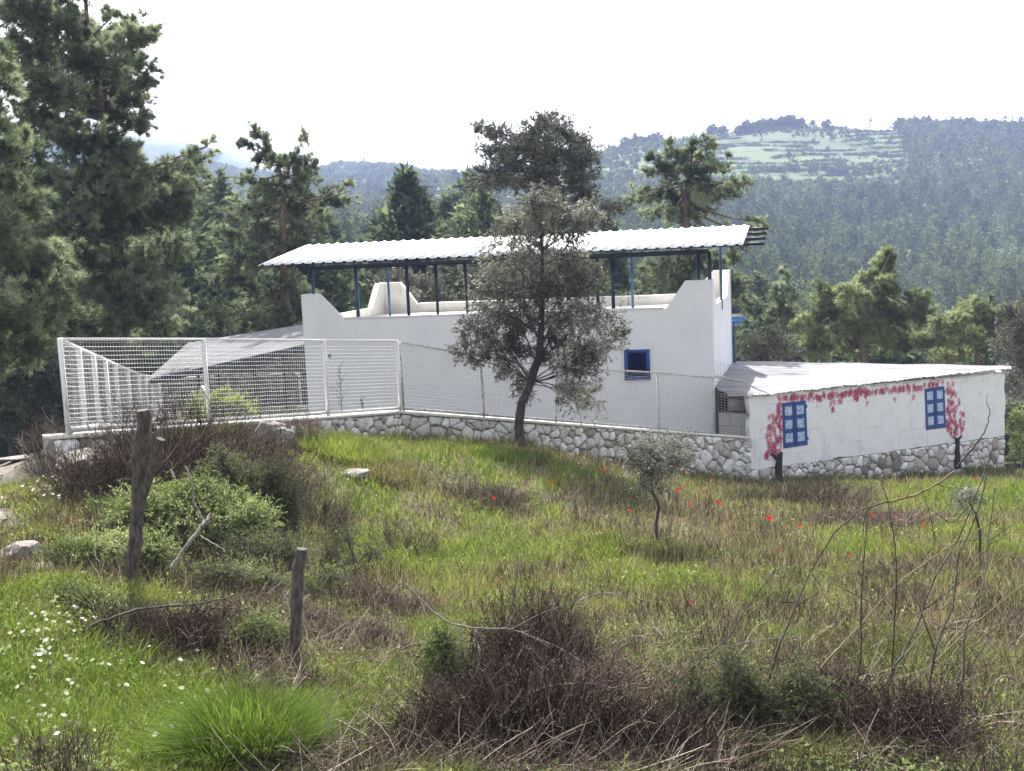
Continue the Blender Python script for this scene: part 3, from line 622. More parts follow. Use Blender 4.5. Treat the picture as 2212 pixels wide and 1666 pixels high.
# blossoms: five-petalled flowers on pale pink dabs
cr = lambda cx, cy: (1626.6+cx*.16276, 786.2+cy*.16276); cw = lambda cx, cy: (1463.9+cx*.33825, 704.9+cy*.33825)
fl = [cr(*p) for p in [(360,475),(345,545),(340,650),(260,690),(305,745),(360,720),(225,830),(285,855),(355,840),(235,960),(305,960),(360,980),(210,1070),(285,1075),(365,1080),(180,1200),(250,1170),(300,1200),(350,1160),(345,605),(515,460),(580,440),(650,445),(740,460),(800,460),(860,440),(940,425),(1005,430),(1110,400),(1075,500),(1140,490),(1055,600),(1205,410),(1280,385),(1360,375),(1385,450),(1430,370),(1490,340),(1490,440),(330,1010),(370,905),(240,1110)]]
fl += [cw(*p) for p in [(1150,425),(1150,460),(1205,440),(1210,490),(1235,425),(1270,410),(1305,405),(1340,400),(1385,405),(1385,465),(1420,405),(1445,395),(1475,415),(1510,400),(1505,450),(1540,390),(1575,378),(1605,375),(1630,368),(1655,372),(1725,365),(1735,385),(1728,420),(1745,450),(1733,480),(1775,440),(1730,510),(1760,490),(1800,490),(1730,545),(1765,530),(1805,550),(1735,580),(1770,575),(1805,600),(1735,615),(1770,620),(1740,650),(1780,650),(1815,655),(1745,685),(1785,685),(1765,665),(1752,600),(1720,400),(1745,405),(1720,530),(1720,640)]]
mbp, mbl = MB(), MB(); mbw = mbp
zz = np.array([0, 0, 1.])
for (u, v) in list(fl):
    if (u < 1700 and v > 870) or (u > 2035 and v > 835):
        for _ in range(1+int(rr.random() < .6)): fl.append((min(u+rr.uniform(-9, 9), 1688) if u < 1700 else max(u+rr.uniform(-9, 9), 2047), v+rr.uniform(-8, 8)))
for u in np.arange(1684, 2036, 7.):
    fl.append((u+rr.uniform(-3, 3), float(np.interp(u, [1684, 1760, 1840, 1900, 1960, 2036], [861, 856, 848, 843, 837, 826]))+rr.uniform(-4, 4)))
for (u, v) in list(fl):
    if 1700 <= u <= 2035 and rr.random() < .5: fl.append((u+rr.uniform(-8, 8), v+rr.uniform(-5, 7)))
for (u, v) in fl:
    c = on_annex(u, v); r_ = rr.uniform(.066, .108); a0 = rr.uniform(0, 6.28)
    ph = np.linspace(0, 2*math.pi, 10, endpoint=False); w = c+anv*.0015+(ad*np.cos(ph)[:, None]*r_*1.5+zz*np.sin(ph)[:, None]*r_*1.5)*rr.uniform(.75, 1.1, (10, 1)); mbw.add(w, [list(range(10))[::-1]], .5, 1)
    for k in range(5):
        a = a0+k*1.2566; dd = ad*math.cos(a)+zz*math.sin(a); e = -ad*math.sin(a)+zz*math.cos(a); pc = c+anv*(.004+.0003*k)+dd*r_*.62
        q = pc+dd*np.cos(ph[::2])[:, None]*r_*.42+e*np.sin(ph[::2])[:, None]*r_*.30; mbp.add(q, [list(range(5))[::-1]], rr.uniform(0, 1))
    for k in range(rr.integers(2, 5)):      # hanging buds
        pc = c+anv*.0065+ad*rr.uniform(-.09, .09)-zz*rr.uniform(.09, .14); q = pc+ad*np.cos(ph[::2])[:, None]*.019+zz*np.sin(ph[::2])[:, None]*.032; mbp.add(q, [list(range(5))[::-1]], rr.uniform(0, .7))
    if rr.random() < .22:
        pc = c+anv*.0070+ad*rr.uniform(-.16, .16)+zz*rr.uniform(-.12, .14); q = pc+ad*np.cos(ph[::2])[:, None]*.028+zz*np.sin(ph[::2])[:, None]*.042; mbl.add(q, [list(range(5))[::-1]])
mbp.build('painted_blossoms', [M_['blossom'], M_['pinkwash']], an); mbl.build('painted_leaves', M_['leafpaint'], an)
for poly in ([(1674, 1050), (1673, 1010), (1677, 996), (1668, 985), (1664, 978), (1671, 984), (1679, 993), (1679, 980), (1683, 992), (1683, 978), (1687, 976), (1686, 995), (1685, 1012), (1688, 1050)], [(2060, 1012), (2062, 975), (2063, 948), (2056, 943), (2063, 945), (2066, 948), (2076, 941), (2069, 950), (2069, 975), (2073, 1012)]):
    P = [on_annex(u, v) for u, v in poly]; c = sum(P)/len(P)
    # body in front of the stone base, sprigs on the wall
    mb = MB(); prism(mb, [p+anv*.10 for p in P], -anv*.09); mb.build('painted_trunk', M_['blackpaint'], an)
q = on_annex(1681+334.5, 818.0); mb = MB(); tubes(mb, [[q-[0, 0, .02], q+anv*.05]], [[.055, .05]], 7, cap=True); mb.build('rust_spot', M_['rust'], an)

# ================================================================ rubble masonry
def clip(poly, p, n):
    out = []; m = len(poly)
    for i in range(m):
        a, b = poly[i], poly[(i+1) % m]; da = (a-p)@n; db = (b-p)@n
        if da <= 0: out.append(a)
        if da*db < 0: out.append(a+(b-a)*da/(da-db))
    return out
def masonry(mb, mbm, pos, nrm_at, L, zt, zb, cw_=.36, ch=.25, seed=0, amp=.06):
    """pos(s)->xy ; stones of a rubble wall as bulging cells; mbm gets the mortar bed behind"""
    r = np.random.default_rng(seed); seeds = []
    zmin = min(zb(s) for s in np.linspace(0, L, 40)); zmax = max(zt(s) for s in np.linspace(0, L, 40)); row = 0; z = zmin
    while z < zmax+ch:
        s = -cw_*(row % 2)*.5
        while s < L+cw_:
            seeds.append((s+r.uniform(-.38, .38)*cw_, z+r.uniform(-.40, .40)*ch)); s += cw_*r.uniform(.55, 1.5)
        z += ch*r.uniform(.8, 1.2); row += 1
    S = np.array(seeds); S = S[r.random(len(S)) > .34]; E_ = S[r.random(len(S)) < .4]; S = np.r_[S, E_+r.normal(size=E_.shape)*.13]; keep = np.array([zb(min(max(a, 0), L))-.3 < b < zt(min(max(a, 0), L))+.3 for a, b in S]); S = S[keep]; Wt = r.choice([.0, .09, .15, .21], len(S), p=[.3, .3, .25, .15])*cw_/.36
    for i, c in enumerate(S):
        poly = [np.array(q, float) for q in [(max(0.01, c[0]-.7), c[1]-.6), (min(L-.01, c[0]+.7), c[1]-.6), (min(L-.01, c[0]+.7), c[1]+.6), (max(0.01, c[0]-.7), c[1]+.6)]]
        d = S-c; dist = (d**2).sum(1); 
        for j in np.argsort(dist)[1:16]: poly = clip(poly, (c+S[j])/2+(S[j]-c)*(Wt[i]**2-Wt[j]**2)/(2*max(dist[j], .02)), S[j]-c) if poly else poly
        if len(poly) < 3: continue
        # clip by wall head and foot
        cs = min(max(c[0], 0), L); e = .3
        for f_, sg in ((zt, 1), (zb, -1)):
            z0, z1 = f_(max(cs-e, 0)), f_(min(cs+e, L)); t = np.array([2*e, z1-z0]); n_ = np.array([-t[1], t[0]])*sg
            poly = clip(poly, np.array([cs-e, z0]), n_) if len(poly) > 2 else poly
        if len(poly) < 3: continue
        P = np.array(poly); g = P.mean(0); P = g+(P-g)*(1-.024/np.maximum(np.linalg.norm(P-g, axis=1), .05))[:, None]
        Q = []
        for k in range(len(P)):
            a, b = P[k], P[(k+1) % len(P)]
            if np.linalg.norm(b-a) < .03: continue
            Q += [a*.90+b*.10, a*.5+b*.5+r.normal(size=2)*.014, a*.10+b*.90]
        Q = np.array(Q)
        if len(Q) < 5: continue
        n = len(Q); bul = r.uniform(.4, 1.3)*amp; tl = r.normal(size=2)*.25; I = g+(Q-g)*(.90+r.normal(size=(len(Q), 1))*.03); J = g+(Q-g)*.4
        def w3(p, dep):
            q = pos(p[0]); nn = nrm_at(p[0]); return np.array([q[0]+nn[0]*dep, q[1]+nn[1]*dep, p[1]])
        V = [w3(q, -.05) for q in Q]+[w3(q, bul*.7+r.normal()*.008+(q-g)@tl*.25) for q in I]+[w3(q, bul+r.normal()*.010+(q-g)@tl*.25) for q in J]+[w3(g, bul+r.normal()*.012)]
        F = [[k, (k+1) % n, n+(k+1) % n, n+k] for k in range(n)]+[[n+k, n+(k+1) % n, 2*n+(k+1) % n, 2*n+k] for k in range(n)]
        base = mb.n; t = np.clip(r.normal(.55, .25), 0, 1); mb.add(V, F, t); mb.f.append(np.array([[2*n+k, 2*n+(k+1) % n, 3*n] for k in range(n)])+base); mb.mi.append(np.zeros(n, int)); mb.v.append(np.zeros((0, 3))); mb.t.append(np.zeros(0))
    k = max(2, int(L/.5)); sv = np.linspace(0, L, k)
    front = [[*(np.array(pos(s))-np.array(nrm_at(s))*.01), z] for s in sv for z in (zb(s)-.6, zt(s))]; back = [[*(np.array(pos(s))-np.array(nrm_at(s))*.38), z] for s in sv for z in (zb(s)-.6, zt(s))]
    V = np.array(front+back); N = 2*k; F = []
    for i in range(k-1): F += [[2*i, 2*i+2, 2*i+3, 2*i+1], [N+2*i, N+2*i+1, N+2*i+3, N+2*i+2], [2*i+1, 2*i+3, N+2*i+3, N+2*i+1]]
    F += [[0, 1, N+1, N], [N-2, 2*N-2, 2*N-1, N-1]]; mbm.add(V, F)
# annex stone base
base = MB(); mort = MB()
masonry(base, mort, lambda s: (A0+ad*s+anv*.0)[:2], lambda s: anv[:2], LA, lambda s: bot_z(s)-.012, lambda s: float(zF(*(A0+ad*s)[:2]))-.25, seed=5, amp=.05)
base.build('stone_base', M_['stone'], an); mort.build('base_mortar', M_['mortar'], an)
# retaining wall A-C-D
rw = thing('retaining_wall', (C_[0], C_[1], 1.8), 'long rubble stone retaining wall under the white mesh fence, stepping down to the right', 'stone wall')
seg = [A_+[-.25, -.25, 0], C_, D_+[.1, .08, 0]]; l1 = np.linalg.norm((seg[1]-seg[0])[:2]); l2 = np.linalg.norm((seg[2]-seg[1])[:2]); LW = l1+l2
def wp_(s):
    if s < l1: return (seg[0]+(seg[1]-seg[0])*s/l1)
    return seg[1]+(seg[2]-seg[1])*min(1.02, (s-l1)/l2)
def wn2(s):
    d = (seg[1]-seg[0]) if s < l1 else (seg[2]-seg[1]); d = d[:2]/np.linalg.norm(d[:2]); return np.array([d[1], -d[0]])
wtop = lambda s: wp_(s)[2]-.09-(.0 if s < l1 else .0)
st, mo = MB(), MB()
masonry(st, mo, lambda s: wp_(s)[:2], wn2, LW, wtop, lambda s: float(zF(*(wp_(s)[:2]+wn2(s)*.1)))-.3, cw_=.34, ch=.24, seed=8, amp=.08)
st.build('stones', M_['stone'], rw); mo.build('mortar', M_['mortar'], rw)
mb = MB()
for a, b in ((seg[0], seg[1]), (seg[1], seg[2])):
    d = nrm(b-a); n2 = np.array([d[1], -d[0], 0]); n2 /= np.linalg.norm(n2); beam(mb, a-[0, 0, .045]-n2*.15+d*.01, b-[0, 0, .045]-n2*.15-d*.01, .24, .04)
mb.build('coping', M_['whiteold'], rw)

# ================================================================ mesh fences
def fence(name, label, pts, heights, posts, mat, wmat, seed=0, pw=.045, railw=.025, vstep=.075, hstep=.10, bottom=True, wr=.0042, lean=0.):
    t = thing(name, pts[0], label, 'fence'); r = np.random.default_rng(seed)
    for j, ((p, h)) in enumerate(posts):
        mb = MB(); l = r.normal(size=2)*lean; beam(mb, np.array(p)-[0, 0, .05], np.array(p)+[l[0], l[1], h], pw, pw, upv=(0, 1, 0)); mb.build('post', mat, t)
    for i in range(len(pts)-1):
        a, b = np.array(pts[i]), np.array(pts[i+1]); ha, hb = heights[i], heights[i+1]; L = np.linalg.norm(b-a); d = (b-a)/L; n2 = np.array([d[1], -d[0], 0]); n2 = n2/np.linalg.norm(n2)*.05
        mb = MB(); beam(mb, a+[0, 0, ha], b+[0, 0, hb], railw, railw); mb.build('rail', mat, t)
        if bottom: mb = MB(); beam(mb, a+[0, 0, .07], b+[0, 0, .07], railw, railw*1.4); mb.build('rail', mat, t)
        nv = max(2, int(L/vstep)); s = np.linspace(0, 1, nv); P = []; base = a+(b-a)*s[:, None]+n2; hh_ = ha+(hb-ha)*s
        sag = (fbm(s*L*.8, s*0+seed, 4)-.5)*.05
        bulge = nrm(n2[None])*((fbm(s*L*.6, s*0+seed, 7)-.5)*.10)[:, None]
        lo = base+[0, 0, .03]; hi_ = base+np.c_[s*0, s*0, hh_+.03]; mid = (lo+hi_)/2+bulge
        mb = MB(); tubes(mb, np.stack([lo, mid, hi_], 1), np.full((nv, 3), wr), 4)
        nh = int(max(ha, hb)/hstep)+1; q = []
        for k in range(nh+1):
            f_ = k/nh; q.append(lo*(1-f_)+hi_*f_+bulge*4*f_*(1-f_)+np.c_[s*0, s*0, sag*4*f_*(1-f_)])
        tubes(mb, np.array(q), np.full((nh+1, nv), wr), 4); mb.build('wire_mesh', wmat, t)
    return t
def at_line(a, b, u):
    """point of ground line a-b seen in picture column u (v about 850)"""
    d = ray(u, 850); M2 = np.array([[b[0]-a[0], -d[0]], [b[1]-a[1], -d[1]]]); k = np.linalg.solve(M2, -(a[:2]-CAM[:2])); return a+(b-a)*k[0]
hA, hC, hD = 2.02, 2.03, 2.14
qA, qC, qD = A_, C_, D_+[-.75, -.57, .25]
p445, p703 = at_line(A_, C_, 448), at_line(A_, C_, 706)
fence('mesh_fence', 'white welded mesh fence along the left half of the stone wall, level on top', [A_, p445, p703, C_], [hA, hA+.02, hC, hC], [(A_, hA+.03), (p445, hA+.02), (p703, hC), (C_, hC+.02)], M_['fence'], M_['wire'], 1)
pr_ = [at_line(C_, D_, u) for u in (1043, 1198, 1422, 1541)]
fence('mesh_fence', 'white mesh fence sloping down to the right in front of the house, flaking rails coloured greyer for shade', [C_+nrm(D_-C_)*.12, *pr_], [2.0, 1.86, 1.8, 2.0, 2.05], [(C_+nrm(D_-C_)*.12, 2.0), (pr_[0], 1.95), (pr_[1], 1.8), (pr_[2], 2.0), (pr_[3], 2.15)], M_['fenceshade'], M_['wireshade'], 2, pw=.03, vstep=.10, bottom=True, wr=.0038, lean=.05)
# loose mesh piece at the right end
t = thing('loose_wire_fence', pr_[3], 'loose piece of wire mesh bent up above the right end of the sloping fence', 'fence')
a = pr_[3]+[.05, 0, .1]; b = D_+[.05, .02, .05]; s = np.linspace(0, 1, 12); lo = a+(b-a)*s[:, None]; hi_ = lo+np.c_[s*.12, s*0, 2.55-s*.15-(s > .85)*.1]
mb = MB(); tubes(mb, np.stack([lo, hi_], 1), np.full((12, 2), .0045), 4); f_ = np.linspace(0, 1, 26)[:, None, None]; tubes(mb, lo[None]*(1-f_)+hi_[None]*f_, np.full((26, 12), .0045), 4); mb.build('wire_mesh', M_['wireshade'], t)
mb = MB(); beam(mb, a+[0, 0, 2.02], b+[-.05, 0, 1.98], .02, .05); mb.build('rail', M_['fenceshade'], t)
posts = [(SIDE[k], 2.0) for k in range(1, 8)]+[((SIDE[0]+SIDE[1])/2*[1, 1, 1], 2.0), ((SIDE[1]+SIDE[2])/2, 2.0), ((SIDE[2]+SIDE[3])/2, 2.0), ((SIDE[3]+SIDE[4])/2, 2.0)]
fence('mesh_fence', 'white mesh side fence running from the left corner post away down the slope', SIDE, [2.0]*8, posts, M_['fence'], M_['wire'], 3, pw=.05, railw=.035, vstep=.17, hstep=.13, wr=.003)
# ================================================================ trees and shrubs
def curve(a, b, K, droop=0., jit=0., r=None, up=0.):
    """(N,3)->(N,K,3) bent paths"""
    r = r or rng; a = np.atleast_2d(a); b = np.atleast_2d(b); t = np.linspace(0, 1, K)[None, :, None]; N = len(a)
    P = a[:, None]*(1-t)+b[:, None]*t; L = np.linalg.norm(b-a, axis=1)[:, None, None]
    bend = r.normal(size=(N, 1, 3))*jit*L
    P = P+bend*4*t*(1-t)*.5; P[..., 2] += (up*4*t*(1-t)*L)[..., 0]-(droop*t**2*L)[..., 0]; return P
def samp(P, t):
    """sample polylines (N,K,3) at t (N,) -> (N,3)"""
    K = P.shape[1]; x = np.clip(t, 0, .9999)*(K-1); i = x.astype(int); f = (x-i)[:, None]; n = np.arange(len(P)); return P[n, i]*(1-f)+P[n, i+1]*f
def foliage(mb, pos, dirs, kind, r, size=1.):
    n = len(pos); patch = fbm(pos[:, 0]*1.1+pos[:, 2]*.7, pos[:, 1]*1.1+pos[:, 2]*.9, 31, 3)
    t = np.clip(.5+(patch-.5)*1.3+r.normal(size=n)*.20, 0, 1)
    if kind == 'pine': needles(mb, pos, dirs, 9, .23*size, .024*size, .65, t, r=r)
    elif kind == 'pinefine': needles(mb, pos, dirs, 11, .22*size, .018*size, .6, t, r=r)
    else: leaves(mb, pos, dirs, size*r.uniform(.7, 1.2, n), size*.30*r.uniform(.8, 1.2, n), t, r=r)
def lobe_tree(name, label, cat, trunk, tr, lobes, kind='pine', fmat='pine', bark='barkpine', dens=1., group=None, seed=0, size=1., tw=.02, cones=0., droop=.0, limb=.055, subs=16, per=7, side=7, tmin=.2, jitl=.14):
    """trunk: (K,3) world path, tr radii; lobes: [(centre, (rx,ry,rz))]"""
    r = np.random.default_rng(seed+100); trunk = np.asarray(trunk, float); T = thing(name, trunk[0], label, cat, group)
    mt = MB(); K = 9; s = np.linspace(0, 1, K); ti = np.interp(s, np.linspace(0, 1, len(trunk)), np.arange(len(trunk)))
    tp = np.stack([np.interp(ti, np.arange(len(trunk)), trunk[:, i]) for i in range(3)], 1); tp[1:-1, :2] += r.normal(size=(K-2, 2))*tr[0]*.25
    trr = np.interp(s, np.linspace(0, 1, len(tr)), tr); tubes(mt, tp[None], trr[None], 9, tint=.4)
    tp0 = tp.copy(); tp0[0, 2] -= .3
    mf = MB(); mc = MB(); limbs = []; rads = []
    for c, rr_ in lobes:
        c = np.asarray(c, float); rr_ = np.asarray(rr_, float)
        # leave the trunk below the lobe
        zt = c[2]-np.hypot(*(c[:2]-trunk[-1][:2]))*(.22 if kind.startswith('pine') else .55)-rr_[2]*.3
        k = np.argmin(np.abs(tp[:, 2]-zt)+(np.arange(K) == 0)*1.5); fz = np.clip((zt-tp[0, 2])/(tp[-1, 2]-tp[0, 2]), .18 if kind.startswith('pine') else tmin, .97); st_ = np.array([np.interp(fz, s, tp[:, i]) for i in range(3)])
        end = c-(c-st_)*.04; L = np.linalg.norm(end-st_)
        P = curve(st_, end, 8, jit=jitl, r=r, up=(-.06 if kind.startswith('pine') else .05)); limbs.append(P[0]); r0 = min(limb*(.5+L*.22), np.interp(fz, s, trr)*.75); rads.append(np.linspace(r0, r0*.25, 8))
        vol = rr_.prod()**(1/3); n = max(3, int(subs*dens*(vol/.8)**1.6)); P = P[0]
        q = rdir(n, r)*(r.random((n, 1))**.33)*rr_*1.0+c; tt = r.uniform(.45, 1., n); a = samp(np.repeat(P[None], n, 0), tt)
        tw_ = curve(a, q, 5, droop=droop, jit=.12, r=r, up=.03); tubes(mt, tw_, np.repeat(np.linspace(tw, tw*.35, 5)[None], n, 0), 3, tint=.5)
        # side twigs
        m_ = n*side; ix = r.integers(0, n, m_); a2 = samp(tw_[ix], r.uniform(.35, 1, m_)); out = nrm(q[ix]-c+rdir(m_, r)*vol*.7); b2 = a2+nrm(out+rdir(m_, r)*.8+[0, 0, .35 if kind.startswith('pine') else -.1])*r.uniform(.2, .55, m_)[:, None]*min(1.2, .5+vol*.5)
        t2 = curve(a2, b2, 4, droop=droop*2, jit=.1, r=r); tubes(mt, t2, np.repeat(np.linspace(tw*.5, tw*.2, 4)[None], m_, 0), 3, tint=.6)
        nn = m_*per; ix = r.integers(0, m_, nn); tpar = r.uniform(.2, 1.05, nn)**.8; p = samp(t2[ix], tpar)+r.normal(size=(nn, 3))*.035*size; d = nrm(nrm(t2[ix, -1]-t2[ix, 0])+rdir(nn, r)*.5+[0, 0, .25 if kind.startswith('pine') else -.1])
        if kind.startswith('pine'): foliage(mf, p, d, kind, r, size)
        else:
            d = nrm(nrm(t2[ix, -1]-t2[ix, 0])*.7+rdir(nn, r)*.9+[0, 0, -.35*(droop > 0)]); foliage(mf, p, d, kind, r, size)
        if cones:
            nc = int(n*cones*.8); ix = r.integers(0, m_, nc); pc = t2[ix, 1]-[0, 0, .05]
            ph = np.arange(5)*1.2566; ring = np.stack([np.cos(ph), np.sin(ph), ph*0], 1)*.038
            for p_ in pc: mf.add(np.r_[[p_+[0, 0, .04]], p_+ring, [p_-[0, 0, .065]]], [[0, 1+k, 1+(k+1) % 5] for k in range(5)]+[[6, 1+(k+1) % 5, 1+k] for k in range(5)], .1, 1)
    if limbs: tubes(mt, np.array(limbs), np.array(rads), 5, tint=.4)
    mt.build('trunk', M_[bark], T, smooth=True); mf.build('crown', [M_[fmat], M_['cone']], T); return T
def L(u, v, ru, rv, y, dy=0., rd_=None):
    """crown lobe seen at u,v with pixel radii, at distance y+dy"""
    c = Py(u, v, y+dy); k = (y+dy)/FPX; rx, rz = ru*k, rv*k; return (c, (rx, rd_ or (rx+rz)*.55, rz))
def lobes_px(lst, y, seed, sp=1.4):
    r = np.random.default_rng(seed); return [L(u, v, a, b, y, r.uniform(-sp, sp)) for u, v, a, b in lst]
def base_at(u, y, z=None):
    x = Py(u, 800, y)[0]; return np.array([x, y, float(zT(x, y))-.15 if z is None else z])
def trunk_px(pts, y, base=None):
    P = [Py(u, v, y) for u, v in pts]
    if base is not None: P = [base]+P
    return np.array(P)
# --- big pines on the left
y = 50.; b = base_at(262, y)
lobe_tree('pine_tree', 'tallest pine at the left with dark cone-laden boughs spreading over the fence', 'pine tree', trunk_px([(258, 800), (250, 450), (215, 200), (180, -60)], y, b), [.30, .26, .2, .13, .06],
 lobes_px([(285, 75, 55, 28), (322, 62, 25, 30), (325, 150, 25, 35), (255, 175, 60, 40), (200, 110, 60, 45), (140, 60, 70, 45), (60, 30, 80, 55), (160, -20, 60, 35), (30, 130, 90, 50), (110, 190, 70, 50), (200, 235, 75, 32), (270, 262, 45, 26), (310, 265, 20, 12), (75, 270, 80, 45), (170, 300, 80, 40), (40, 10, 60, 50), (250, 30, 20, 16), (230, 330, 70, 40), (290, 400, 70, 45), (210, 140, 60, 40), (235, 225, 60, 36), (295, 220, 36, 30), (300, 110, 40, 26), (120, 120, 60, 50), (80, 230, 60, 45), (20, 330, 50, 50), (200, 480, 50, 60), (250, 640, 60, 50), (180, 740, 60, 40), (250, 740, 70, 36),
  (250, 345, 75, 40), (165, 390, 90, 55), (60, 400, 80, 50), (330, 390, 60, 45), (400, 375, 50, 50), (440, 350, 18, 34), (458, 312, 13, 24), (310, 470, 85, 45), (225, 480, 80, 50), (120, 480, 80, 60), (400, 440, 50, 35), (385, 530, 50, 45), (300, 570, 80, 50), (200, 590, 80, 50), (120, 590, 80, 60), (360, 630, 50, 45), (300, 680, 80, 45), (210, 700, 80, 50), (130, 700, 80, 50), (370, 690, 45, 32)], y, 1, 2.6),
 kind='pinefine', cones=1.0, seed=1, size=1.2, dens=.95, limb=.07, per=9)
y = 35.; b = base_at(-75, y)
lobe_tree('pine_tree', 'nearest pine cut off by the left edge, bright grey-green drooping boughs', 'pine tree', trunk_px([(-90, 800), (-100, 300), (-110, 0)], y, b), [.26, .22, .15, .08],
 lobes_px([(30, 350, 55, 70), (10, 180, 30, 70), (60, 420, 60, 60), (15, 480, 60, 60), (60, 560, 75, 55), (120, 560, 55, 50), (140, 620, 40, 45), (50, 650, 80, 60), (110, 670, 60, 50), (20, 730, 60, 60), (80, 730, 50, 40), (0, 260, 30, 40)], y, 2, 1.2), kind='pinefine', cones=.5, seed=2, size=1.2, dens=1.1, tw=.016, per=8)
y = 42.
lobe_tree('tall_shrub', 'dense dark evergreen shrub below the pines, left of the fence corner post', 'shrub', trunk_px([(70, 900)], y, base_at(75, y)), [.12, .06],
 lobes_px([(60, 830, 70, 50), (105, 880, 45, 60), (30, 900, 60, 60), (80, 940, 60, 45), (20, 790, 50, 40), (110, 800, 40, 40), (-40, 860, 60, 70)], y, 3, .9), kind='leaf', fmat='oak', bark='barkolive', size=.13, seed=3, dens=1.5, tw=.012, per=10)
# --- pine with trunk behind the left end of the roof
y = 62.; b = base_at(622, y)
lobe_tree('pine_tree', 'dark pine with two bare-topped leaders rising behind the left end of the pavilion roof', 'pine tree', trunk_px([(618, 640), (606, 500), (612, 420), (600, 340)], y, b), [.26, .23, .18, .12, .05],
 lobes_px([(545, 288, 26, 20), (525, 305, 14, 12), (570, 320, 22, 22), (600, 350, 35, 22), (560, 350, 20, 14), (645, 345, 32, 22), (658, 300, 11, 22), (668, 365, 24, 22), (632, 385, 60, 25), (530, 382, 24, 18), (560, 410, 35, 26), (600, 420, 45, 28), (660, 420, 45, 22), (590, 460, 70, 25), (530, 450, 40, 25), (500, 470, 30, 20), (680, 455, 70, 20), (740, 430, 40, 18), (765, 412, 16, 12), (650, 500, 60, 28), (560, 510, 60, 28), (500, 520, 40, 24), (620, 555, 60, 28), (540, 575, 60, 25), (480, 610, 60, 30), (560, 640, 60, 35), (640, 640, 50, 35), (520, 690, 60, 40), (460, 680, 40, 40), (600, 700, 50, 35)], y, 4, 1.6),
 seed=4, cones=.3, size=1.1, dens=.75, limb=.06)
# --- broad crowned tree above the olive
y = 60.; b = base_at(1208, y)
lobe_tree('pine_tree', 'broad dark crowned tree standing behind the house, above the olive tree', 'pine tree', trunk_px([(1205, 620), (1200, 480), (1190, 400), (1180, 320)], y, b), [.26, .24, .18, .12, .05],
 lobes_px([(1055, 275, 32, 16), (1035, 268, 12, 10), (1090, 300, 28, 30), (1045, 325, 28, 16), (1080, 345, 32, 20), (1040, 375, 32, 16), (1025, 400, 22, 16), (1070, 395, 40, 18), (1160, 270, 28, 24), (1185, 255, 22, 18), (1215, 275, 25, 26), (1150, 320, 45, 40), (1210, 325, 50, 38), (1255, 300, 32, 30), (1280, 345, 22, 14), (1250, 350, 32, 30), (1180, 380, 60, 30), (1235, 395, 45, 32), (1265, 420, 30, 34), (1140, 300, 30, 26), (1110, 350, 28, 22), (1290, 320, 14, 10), (1120, 395, 35, 20), (1180, 440, 55, 30), (1250, 460, 35, 30), (1310, 470, 30, 26), (1340, 450, 24, 18), (1300, 370, 12, 8), (1230, 590, 90, 30), (1130, 500, 60, 30)], y, 5, 1.8),
 kind='leaf', fmat='oak', seed=5, size=.20, dens=2.0, tw=.016, limb=.07, per=7)
# --- pine behind the right end of the roof
y = 64.; b = base_at(1482, y)
lobe_tree('pine_tree', 'upright pine with spreading side branches behind the right end of the pavilion roof', 'pine tree', trunk_px([(1481, 640), (1482, 520), (1484, 420), (1495, 330)], y, b), [.28, .24, .19, .12, .04],
 lobes_px([(1448, 322, 16, 22), (1470, 345, 24, 20), (1500, 325, 26, 16), (1530, 312, 22, 14), (1520, 345, 28, 20), (1412, 345, 14, 14), (1420, 370, 20, 16), (1398, 372, 12, 14), (1450, 380, 30, 22), (1495, 385, 35, 26), (1545, 370, 22, 22), (1570, 350, 12, 16), (1365, 422, 22, 12), (1390, 438, 28, 16), (1425, 430, 34, 22), (1475, 440, 50, 28), (1530, 430, 40, 26), (1575, 420, 26, 18), (1605, 405, 16, 14), (1618, 395, 8, 10), (1500, 475, 70, 16), (1420, 465, 36, 16), (1440, 585, 55, 26), (1500, 600, 50, 26), (1400, 610, 30, 30), (1560, 580, 36, 28), (1600, 545, 30, 30), (1645, 500, 14, 18), (1662, 482, 10, 10), (1590, 620, 30, 34), (1610, 660, 26, 22), (1450, 630, 60, 20)], y, 6, 1.5),
 seed=6, cones=.5, size=1.05, dens=.85, limb=.06)
# --- group on the right behind the annex
y = 72.; b = base_at(1868, y)
lobe_tree('pine_tree', 'light green windblown pine with leaning top behind the annex roof', 'pine tree', trunk_px([(1868, 770), (1858, 700), (1890, 620), (1920, 555)], y, b), [.24, .22, .16, .09, .03],
 lobes_px([(1925, 548, 13, 22), (1905, 580, 26, 24), (1880, 610, 36, 24), (1920, 625, 34, 22), (1850, 645, 40, 24), (1900, 665, 50, 26), (1815, 640, 24, 24), (1765, 640, 22, 24), (1790, 675, 40, 26), (1840, 695, 50, 28), (1955, 690, 45, 22), (1995, 660, 24, 26), (2000, 690, 30, 22), (1900, 715, 60, 26), (1780, 720, 60, 28), (1730, 700, 30, 22), (1850, 750, 80, 28), (1960, 740, 60, 24), (1740, 755, 60, 24)], y, 7, 1.6), seed=7, size=1.1, dens=1.3, fmat='pinelight')
y = 64.
lobe_tree('evergreen_shrub', 'rounded dark evergreen shrub beside the right corner of the white house', 'shrub', trunk_px([(1650, 760)], y, base_at(1655, y)), [.14, .06], lobes_px([(1620, 745, 26, 30), (1650, 735, 36, 28), (1690, 735, 30, 28), (1640, 770, 40, 20), (1700, 765, 36, 20), (1670, 715, 26, 16)], y, 8, .9), kind='leaf', fmat='oak', bark='barkolive', size=.15, seed=8, dens=1.6, tw=.012, per=9)
y = 86.
